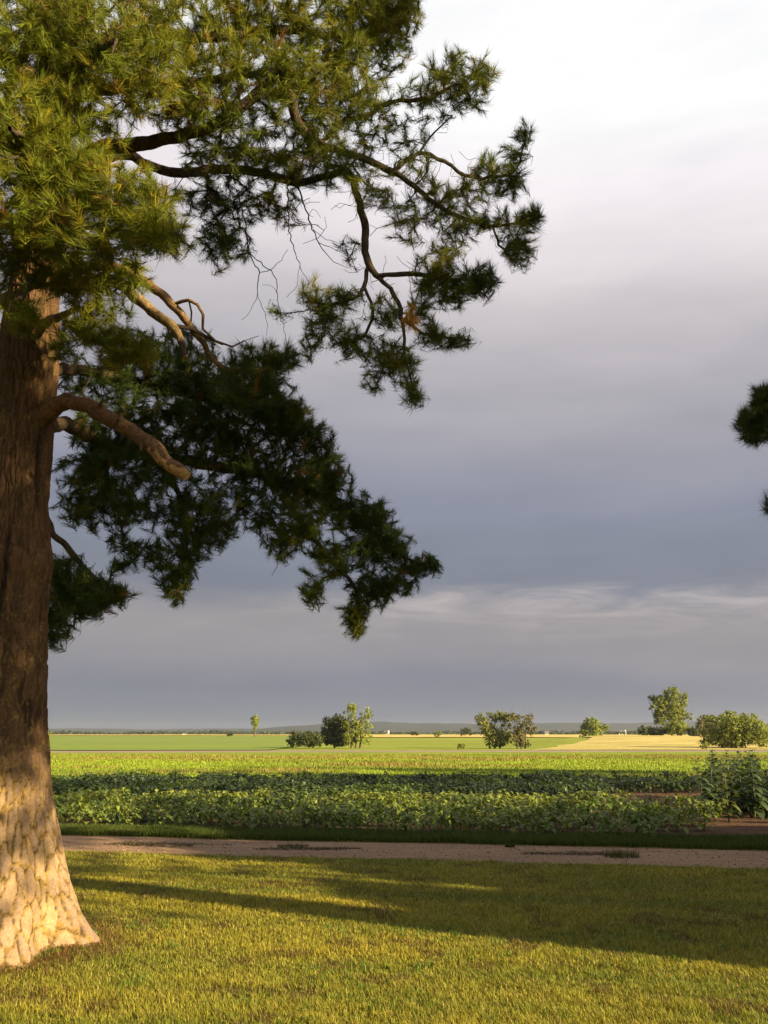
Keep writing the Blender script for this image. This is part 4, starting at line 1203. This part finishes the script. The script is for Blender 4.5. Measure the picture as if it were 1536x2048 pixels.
def lawn_grass():
    g = np.random.default_rng(5)
    n = 1900000
    Y = g.uniform(3.6, 13.6, n)
    X = g.uniform(-1, 1, n) * (0.52 * Y + 1.6)
    dens = (4.2 / Y) ** 0.9 * 0.62
    keep = (g.random(n) < dens) & (Y < lane_near(X) + 0.06 + 0.12 * (fbm(X * 3, Y * 0, 4, 2) - 0.5))
    rt = np.hypot(X - TX, Y - TY)
    keep &= rt > 0.66
    litter = np.exp(-np.clip(rt - 0.74, 0, 9) / 0.26)
    keep &= g.random(n) > litter * 0.8
    X, Y, rt, litter = X[keep], Y[keep], rt[keep], litter[keep]
    n = len(X)
    vrow = Y - LS * X                                   # mowing runs along the lane
    mow = fbm(vrow * 2.3, X * 0.12, 14, 3)
    pat = fbm(X * 0.9, Y * 0.9, 15, 4)
    fine = fbm(X * 6, Y * 6, 16, 4)
    clump = fbm(X * 14 + 3, Y * 14, 18, 2)
    h = (0.012 + 0.034 * fine + 0.03 * (clump - .35) + 0.018 * (mow - 0.4) + 0.014 * g.random(n)) * np.where(Y < 6, 1.1, 1.0)
    h = np.clip(h * 0.72, 0.008, 0.06)
    ylw = np.array([0.385, 0.335, 0.036]); grn = np.array([0.18, 0.215, 0.024]); dry = np.array([0.42, 0.33, 0.09]); brn = np.array([0.12, 0.07, 0.03])
    k = np.clip(0.10 + 1.1 * (pat - 0.35) + 1.5 * (mow - .45) + 0.5 * (fine - .5), 0, 1)[:, None]
    c = ylw * k + grn * (1 - k)
    r = g.random((n, 1))
    c = np.where(r > 0.90, dry, c)
    c = np.where(r < 0.05 + 0.6 * litter[:, None], brn, c)
    c = np.where((g.random((n, 1)) < 0.55) & (sstep(.60, .72, fbm(X * 3.1, Y * 3.1, 19, 4))[:, None] > .4), np.array([0.15, 0.10, 0.035]), c)
    c = c * (0.62 + 0.76 * g.random((n, 1)))
    w = 0.0030 + 0.0006 * Y + 0.002 * g.random(n)
    V, F, C = blades(X, Y, h, w, c, 1.15, 6)
    tag(mesh('lawn_grass', V, F, MAT['grass'], None, C, smooth=False), 'short mown yellow green grass of the lawn', 'grass', kind='stuff')
    # long tufts and clover the mower missed
    m = 2600
    Y = g.uniform(3.6, 8.0, m); X = g.uniform(-1, 1, m) * (0.5 * Y + 1)
    cl = fbm(X * 1.3, Y * 1.3, 44, 3) > 0.50
    X, Y = X[cl], Y[cl]
    ok = np.hypot(X - TX, Y - TY) > 0.95
    X, Y = X[ok], Y[ok]
    a = g.random(260) * 6.283
    q = 0.74 + np.abs(g.normal(0, .07, 260))
    X, Y = np.r_[X, TX + q * np.cos(a)], np.r_[Y, TY + q * np.sin(a)]
    XX = np.repeat(X, 9) + g.normal(0, .018, len(X) * 9); YY = np.repeat(Y, 9) + g.normal(0, .018, len(X) * 9)
    c = np.array([[0.13, 0.20, 0.03]]) * (0.6 + 0.7 * g.random((len(XX), 1)))
    V, F, C = blades(XX, YY, 0.025 + 0.035 * g.random(len(XX)), 0.008 + 0.004 * g.random(len(XX)), c, 0.6, 8)
    tag(mesh('grass_tufts', V, F, MAT['grass'], None, C, smooth=False), 'longer green tufts scattered in the near lawn', 'grass', kind='stuff')


lawn_grass()


def litter():
    g = np.random.default_rng(15)
    n = 14000
    a = g.random(n) * 2 * np.pi
    r = 0.68 + np.abs(g.normal(0, 0.28, n))
    X, Y = TX + r * np.cos(a), TY + r * np.sin(a)
    Z = ground_z(X, Y) + 0.012 + 0.03 * g.random(n) * np.exp(-(r - .68) / .25)
    d = unit(np.stack([g.normal(size=n), g.normal(size=n), 0.25 * g.normal(size=n)], 1))
    L = 0.03 + 0.05 * g.random(n)
    P = np.stack([X, Y, Z], 1)
    w = unit(np.cross(d, np.array([0, 0, 1.0]))) * 0.0028
    V = np.stack([P + w, P - w, P + d * L[:, None]], 1).reshape(-1, 3)
    c = np.array([[0.21, 0.11, 0.035]]) * (0.5 + 0.9 * g.random((n, 1)))
    tag(mesh('needle_litter', V, np.arange(3 * n).reshape(n, 3), MAT['grass'], None, np.repeat(c, 3, axis=0), smooth=False), 'brown needle litter around the foot of the great pine', 'litter', kind='stuff')


litter()


def verge_grass():
    g = np.random.default_rng(25)
    n = 90000
    X = g.uniform(-9, 9, n)
    lo = lane_far(X) - 0.03; hi = crop_near(X) + 0.15
    Y = lo + (hi - lo) * g.random(n) ** 1.15
    edge = fbm(X * 4, Y * 0, 61, 2)
    keep = Y > lo + 0.10 * edge
    X, Y = X[keep], Y[keep]
    n = len(X)
    h = 0.04 + 0.07 * fbm(X * 2, Y * 2, 62, 3) + 0.03 * g.random(n)
    c = np.array([[0.075, 0.105, 0.016]]) * (0.65 + 0.7 * g.random((n, 1)))
    V, F, C = blades(X, Y, h, 0.010 + 0.006 * g.random(n), c, 0.4, 26, 0.012)
    tag(mesh('verge_grass', V, F, MAT['grass'], None, C, smooth=False), 'unmown green grass strip between the lane and the crop', 'grass', kind='stuff')


verge_grass()


def meadow_grass():
    g = np.random.default_rng(35)
    n = 115000
    Y = 25.5 + (150 - 25.5) * g.random(n) ** 1.7
    X = g.uniform(-1, 1, n) * (0.46 * Y + 4)
    X, Y = X[Y > crop_back(X)], Y[Y > crop_back(X)]
    n = len(X)
    pat = fbm(X / 7, Y / 3.5, 71, 4)
    band = sstep(62, 75, Y) * (1 - sstep(100, 120, Y)) * 0.12
    k = sstep(0.58, 0.74, pat + band - .03)[:, None]
    k2 = sstep(0.4, 0.6, fbm(X / 14, Y / 5, 73, 3))[:, None]
    c = (np.array([[0.24, 0.32, 0.022]]) * (1 - k2) + np.array([[0.16, 0.22, 0.02]]) * k2) * (1 - k) + np.array([[0.26, 0.20, 0.055]]) * k
    c = c * (0.75 + 0.5 * g.random((n, 1)))
    h = (0.04 + 0.05 * g.random(n)) * (1 + 1.2 * k[:, 0]) * (1 + (Y - 26) / 120)
    V, F, C = blades(X, Y, h, 0.02 + 0.0008 * Y, c, 0.5, 36)
    tag(mesh('meadow_grass', V, F, MAT['grass'], None, C, smooth=False), 'bright cut meadow grass with tan dry patches behind the crop', 'grass', kind='stuff')


meadow_grass()


# lane debris: weeds and dry clippings on the crown of the lane
def lane_things():
    g = np.random.default_rng(45)
    n = 26000
    X = g.uniform(-6, 6.5, n)
    t = g.normal(0.56, 0.07, n) + 0.08 * (fbm(X * .6, X * 0, 81, 3) - .5)
    Y = lane_near(X) + t * (lane_far(X) - lane_near(X))
    m = fbm(X * 0.9, Y * 3.0, 82, 4)
    thin = np.where(X < -0.5, 0.50, 0.55) + np.where(X > 3.2, 0.10, 0)
    keep = m > thin
    X, Y = X[keep], Y[keep]
    n = len(X)
    c = np.where(g.random((n, 1)) > .2, np.array([[0.12, 0.08, 0.05]]), np.array([[0.10, 0.095, 0.03]])) * (0.6 + 0.8 * g.random((n, 1)))
    V, F, C = blades(X, Y, 0.005 + 0.016 * g.random(n), 0.014 + 0.014 * g.random(n), c, 1.8, 46, 0.008)
    tag(mesh('lane_clippings', V, F, MAT['grass'], None, C, smooth=False), 'dark dry clippings and weeds along the crown of the lane', 'clippings', kind='stuff')
    m = 5000
    X = g.uniform(-6, 6.5, m); t = g.random(m)
    Y = lane_near(X) + t * (lane_far(X) - lane_near(X))
    rr = 0.006 + 0.016 * g.random(m) ** 3
    d = unit(g.normal(size=(m, 4, 3))) * rr[:, None, None] * np.array([1, 1, .6])
    P = np.stack([X, Y, ground_z(X, Y) + .012], 1)
    V = (P[:, None] + d).reshape(-1, 3)
    b = np.arange(m)[:, None] * 4
    F = np.concatenate([b + np.array([[0, 1, 2]]), b + np.array([[0, 2, 3]]), b + np.array([[0, 3, 1]]), b + np.array([[1, 3, 2]])])
    c = np.array([[0.32, 0.21, 0.135]]) * (0.6 + 0.6 * g.random((m, 1)))
    tag(mesh('lane_gravel', V, F, MAT['stem'], None, np.repeat(c, 4, axis=0), smooth=False), 'loose gravel stones lying on the sandy lane', 'gravel', kind='stuff')
    spots = [(1245, 1716, .22, .10, 'green weed tuft alone on the sandy lane'), (585, 1694, .22, .05, 'flat dark weed patch on the lane below the crop'), (1020, 1696, .06, .05, 'tiny dark weed at the far edge of the lane')]
    for i, (px, py, r, h, lab) in enumerate(spots):
        dx, dy = (px - 768) / FPX, (1024 - py) / FPX
        k = -CAM_H / (SP + CP * dy)
        x, y = dx * k, k * (CP - SP * dy)
        m = 260
        a = g.random(m) * 6.28; q = r * np.sqrt(g.random(m))
        X, Y = x + q * np.cos(a), y + q * np.sin(a) * .8
        c = np.array([[0.085, 0.095, 0.022]]) * (0.5 + 0.8 * g.random((m, 1)))
        V, F, C = blades(X, Y, h * (0.5 + 0.7 * g.random(m)), 0.010 + 0 * X, c, 0.8, 50 + i, 0.006)
        V = V - np.array([x, y, 0])
        o = mesh('weed_tuft', V, F, MAT['grass'], None, C, smooth=False)
        o.location = (x, y, 0)
        tag(o, lab, 'weed', 'weeds on the lane')


lane_things()


# ------------------------------------------------------------------ crops
def leaf_cards(P, D, L, Wd, c, droop, seed):
    """broad leaves folded along the midrib: base, two shoulders, tip (2 quads share the rib)"""
    g = np.random.default_rng(seed)
    n = len(P)
    d = unit(D)
    up = np.array([0, 0, 1.0])
    s = unit(np.cross(d, up) + 1e-4)
    nrm = np.cross(s, d)
    mid = P + d * (L * .45)[:, None] + nrm * (L * .06)[:, None]
    tip = P + d * L[:, None] - up * (L * droop)[:, None]
    wl = s * (Wd * .5)[:, None]
    fold = nrm * (Wd * .14)[:, None]
    V = np.empty((n, 5, 3), np.float32)
    V[:, 0] = P; V[:, 1] = mid - wl + fold; V[:, 2] = mid; V[:, 3] = mid + wl + fold; V[:, 4] = tip
    b = np.arange(n)[:, None] * 5
    F = np.concatenate([b + np.array([[0, 2, 1]]), b + np.array([[0, 3, 2]]), b + np.array([[1, 2, 4]]), b + np.array([[2, 3, 4]])])
    return V.reshape(-1, 3), F, np.repeat(c, 5, axis=0)


def plant_leaves(X, Y, H, n_per, leaf, tone, seed, rad=0.16):
    g = np.random.default_rng(seed)
    i = np.repeat(np.arange(len(X)), n_per)
    m = len(i)
    a = g.random(m) * 6.283
    t = g.random(m) ** 0.6
    q = rad * (0.35 + 0.9 * g.random(m)) * (1.15 - 0.6 * t)
    P = np.stack([X[i] + q * np.cos(a), Y[i] + q * np.sin(a), ground_z(X[i], Y[i]) + H[i] * (0.15 + 0.85 * t)], 1)
    D = np.stack([np.cos(a), np.sin(a), g.normal(0.05, 0.45, m)], 1) + g.normal(0, .35, (m, 3))
    L = leaf * (0.6 + 0.7 * g.random(m))
    c = tone[i] * (0.7 + 0.6 * g.random((m, 1)))
    return leaf_cards(P, D, L, L * 0.78, c, 0.25, seed)


BEAN = np.array([0.135, 0.20, 0.032]); BEAN_Y = np.array([0.25, 0.28, 0.042]); DARKC = np.array([0.042, 0.068, 0.022])


def row_y(k, x):
    """crop rows, parallel to the lane in front and swinging level towards the back"""
    v = k * 0.62
    f = np.clip(v / 11, 0, 1)
    return 14.5 + v + (LS * (1 - f) + 0.03 * f) * x * np.where(x > 0, 0.8, 1.05)


def crops():
    g = np.random.default_rng(55)
    # front rows: individual plants, a few shared shapes
    protos = []
    for k in range(6):
        H = np.array([0.25 + 0.03 * k])
        z = np.zeros(1)
        V, F, C = plant_leaves(z, z, H, 46, 0.105, (BEAN * (1 - .12 * k) + BEAN_Y * .12 * k)[None], 900 + k, 0.17)
        V = V - np.array([0, 0, float(ground_z(0, 0))])
        pile = Pile(); pile.add(V, F, C)
        for s in range(5):
            a = g.random() * 6.28
            pth = np.array([[0, 0, -.02, .005], [.04 * math.cos(a), .04 * math.sin(a), H[0] * .5, .004], [.1 * math.cos(a), .1 * math.sin(a), H[0] * .9, .002]])
            V, F = tube(pth, 4); pile.add(V, F, (0.08, 0.11, 0.03))
        o = pile.build('bean_plant', MAT['leaf'], None, smooth=False)
        protos.append(o.data)
        bpy.data.objects.remove(o)
    used = 0
    for k in range(5):
        xs = np.arange(-8.2, 5.9, 0.245)
        xs = xs + g.normal(0, .06, len(xs))
        for x in xs:
            if used >= 290:
                break
            y = float(row_y(k, x)) + g.normal(0, .05)
            if x > 4.1 + 0.25 * k + 0.9 * vnoise(np.array(k * 3.3), np.array(x * .2), 8):
                continue
            # gaps with bare soil towards the right
            if x > 2.5 and vnoise(np.array(x * 1.3), np.array(k * 1.7), 5) < 0.30:
                continue
            o = bpy.data.objects.new('bean_plant', protos[int(g.integers(0, 6))])
            col.objects.link(o)
            o.location = (x, y, float(ground_z(x, y)))
            o.rotation_euler.z = g.random() * 6.28
            s = g.uniform(0.58, 1.1); o.scale = (s, s, s * g.uniform(.8, 1.2))
            tag(o, 'broad leaved bean plant in the front rows of the crop beside the grass verge', 'plant', 'bean plants in the front rows')
            used += 1
    # the crop behind reads as one mass
    PX, PY, PH, TT, NL = [], [], [], [], []
    for k in range(5, 21):
        ys = 14.5 + k * .62
        half = 0.46 * ys + 3
        st = 0.19
        x = np.arange(-half, half, st)
        x = x + g.normal(0, .05, len(x))
        y = row_y(k, x) + g.normal(0, .11, len(x)) + .25 * (fbm(x * .3, np.full(len(x), k * .7), 95, 2) - .5)
        gap = fbm(x * .5, np.full(len(x), k * 1.3), 91, 3)
        if k < 6: thr, H, tone = .10, .30, BEAN
        elif k < 8: thr, H, tone = .57, .15, BEAN_Y          # weedy, half bare strip
        elif k < 10: thr, H, tone = .34, .28, BEAN_Y * .8 + BEAN * .2
        else: thr, H, tone = .14, .37, DARKC
        keep = gap > thr
        keep &= ~((x > 5.2) & (k < 16))
        x, y = x[keep], y[keep]
        PX.append(x); PY.append(y); PH.append(H * g.uniform(.65, 1.15, len(x)) * (0.65 + 0.7 * fbm(x * .8, y * .8, 93, 3)))
        mixn = sstep(.50, .68, fbm(x * .45 + 9, y * .9, 97, 3))[:, None]
        other = BEAN if k >= 10 else DARKC * 1.6
        TT.append((tone * (1 - .7 * mixn) + other * .7 * mixn) * g.uniform(.75, 1.25, (len(x), 1)))
    X, Y, H, TT = np.concatenate(PX), np.concatenate(PY), np.concatenate(PH), np.concatenate(TT)
    V, F, C = plant_leaves(X, Y, H, 34, 0.115, TT, 56, 0.17)
    tag(mesh('crop_foliage', V, F, MAT['leaf'], None, C, smooth=False), 'leafy crop rows filling the field behind the front bean plants', 'crop', kind='stuff')


crops()


def tall_leaf_mesh(name, L, W_, tone, seed):
    """one large heart shaped leaf, drooping, with a raised margin"""
    g = np.random.default_rng(seed)
    n = 6
    V, F = [], []
    for k in range(n + 1):
        t = k / n
        w = W_ * .5 * (math.sin(math.pi * min(1, t * .92 + .10)) ** .8) * (1 - .35 * t)
        x = L * t; z = L * (.18 * t - .55 * t * t)
        V += [(x, -w, z + .12 * w), (x, 0, z), (x, w, z + .12 * w)]
    for k in range(n):
        o = k * 3
        F += [(o, o + 1, o + 4, o + 3), (o + 1, o + 2, o + 5, o + 4)]
    V = np.array(V)
    C = np.tile(np.array(tone), (len(V), 1)) * g.uniform(.85, 1.15)
    ob = mesh(name, V, np.array(F), MAT['leaf'], None, C)
    d = ob.data
    bpy.data.objects.remove(ob)
    return d


def tall_plants():
    g = np.random.default_rng(65)
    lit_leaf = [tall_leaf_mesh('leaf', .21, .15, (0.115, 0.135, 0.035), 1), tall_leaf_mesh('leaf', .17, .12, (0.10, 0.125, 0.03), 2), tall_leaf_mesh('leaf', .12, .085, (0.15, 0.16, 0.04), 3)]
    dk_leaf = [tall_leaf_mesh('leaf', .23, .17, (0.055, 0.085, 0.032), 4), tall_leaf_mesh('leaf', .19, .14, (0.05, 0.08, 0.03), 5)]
    spots = [(6.05, 16.4, 1.12, 1, 'tall sunlit leafy plant standing free by the bare soil'), (7.05, 16.2, 1.05, 1, 'tall sunlit leafy plant at the very edge of the picture')]
    k = 0
    for r_ in range(6):
        for x in np.arange(6.0 + 0.42 * r_ * .9, 10.6 + .4 * r_, .44):
            y = 17.3 + r_ * .85
            if r_ == 0 and x < 5.9:
                continue
            spots.append((x + g.normal(0, .06), y + g.normal(0, .08), g.uniform(.95, 1.25), 0, ''))
    spots.append((5.35, 18.6, .62, 2, 'short pale plant standing alone just left of the tall plants'))
    tone = np.array([0.10, 0.115, 0.04])
    for (x, y, h, kind, lab) in spots:
        root = empty('tall_plant', (x, y, float(ground_z(x, y))))
        lean = g.normal(0, .04, 2)
        pth = smooth_path([[0, 0, -.03, .014], [lean[0] * .4, lean[1] * .4, h * .5, .011], [lean[0], lean[1], h, .004]], .12)
        V, F = tube(pth, 6)
        mesh('stem', V, F, MAT['stem'], root, np.tile(tone, (len(V), 1)))
        nl = int(52 * h) if kind else int(48 * h)
        pile = Pile()
        for i in range(nl):
            t = .12 + .88 * i / nl
            a = i * 2.4 + g.normal(0, .3)
            size = (1.1 - .6 * t) * g.uniform(.8, 1.2) + .15
            off = .13 * (1.15 - t) * g.random() + .02
            p = (lean[0] * t + off * math.cos(a), lean[1] * t + off * math.sin(a), h * t)
            data = (lit_leaf if kind else dk_leaf)[int(g.integers(0, 2))] if t < .88 else lit_leaf[2]
            o = bpy.data.objects.new('leaf', data)
            rx, ry, rz = g.normal(0, .2), -R(25) + R(50) * (1 - t) + g.normal(0, .2), a
            if kind:
                col.objects.link(o)
                o.parent = root
                o.location = p
                o.rotation_euler = (rx, ry, rz)
                o.scale = (size * .85,) * 3
            else:
                co = np.array([v.co[:] for v in data.vertices]) * size * 1.0
                cy, sy = math.cos(ry), math.sin(ry); cz, sz = math.cos(rz), math.sin(rz)
                co = co @ np.array([[cy, 0, -sy], [0, 1, 0], [sy, 0, cy]])
                co = co @ np.array([[cz, sz, 0], [-sz, cz, 0], [0, 0, 1]]) + np.array(p)
                f = np.array([list(q.vertices) for q in data.polygons])
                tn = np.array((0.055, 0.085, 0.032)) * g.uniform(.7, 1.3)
                pile.add(co, f, tn)
                bpy.data.objects.remove(o)
        if not kind:
            pile.build('foliage', MAT['leaf'], root)
        if kind:
            tag(root, lab, 'plant', 'tall leafy plants at the field edge')
        else:
            tag(root, 'dark tall leafy plant in the thick stand behind the two sunlit tall plants', 'plant', 'tall plants in the dark stand')


tall_plants()


# ------------------------------------------------------------------ haze over the plain
def haze():
    x0, x1, y0, y1, z0, z1 = -9500, 9500, -500, 12500, -6, 130
    V = np.array([(x0, y0, z0), (x1, y0, z0), (x1, y1, z0), (x0, y1, z0), (x0, y0, z1), (x1, y0, z1), (x1, y1, z1), (x0, y1, z1)])
    F = np.array([(0, 3, 2, 1), (4, 5, 6, 7), (0, 1, 5, 4), (1, 2, 6, 5), (2, 3, 7, 6), (3, 0, 4, 7)])
    m = bpy.data.materials.new('haze_air')
    m.use_nodes = True
    t = m.node_tree
    t.nodes.clear()
    out = N(t, 'ShaderNodeOutputMaterial')
    v = N(t, 'ShaderNodeVolumePrincipled')
    v.inputs['Color'].default_value = (0.68, 0.71, 0.96, 1)
    v.inputs['Density'].default_value = 0.000085
    v.inputs['Anisotropy'].default_value = 0.7
    t.links.new(v.outputs[0], out.inputs['Volume'])
    tag(mesh('haze', V, F, m, smooth=False), 'thin blue haze over the distant plain', 'haze', kind='stuff')


HAZE = True
if HAZE:
    haze()
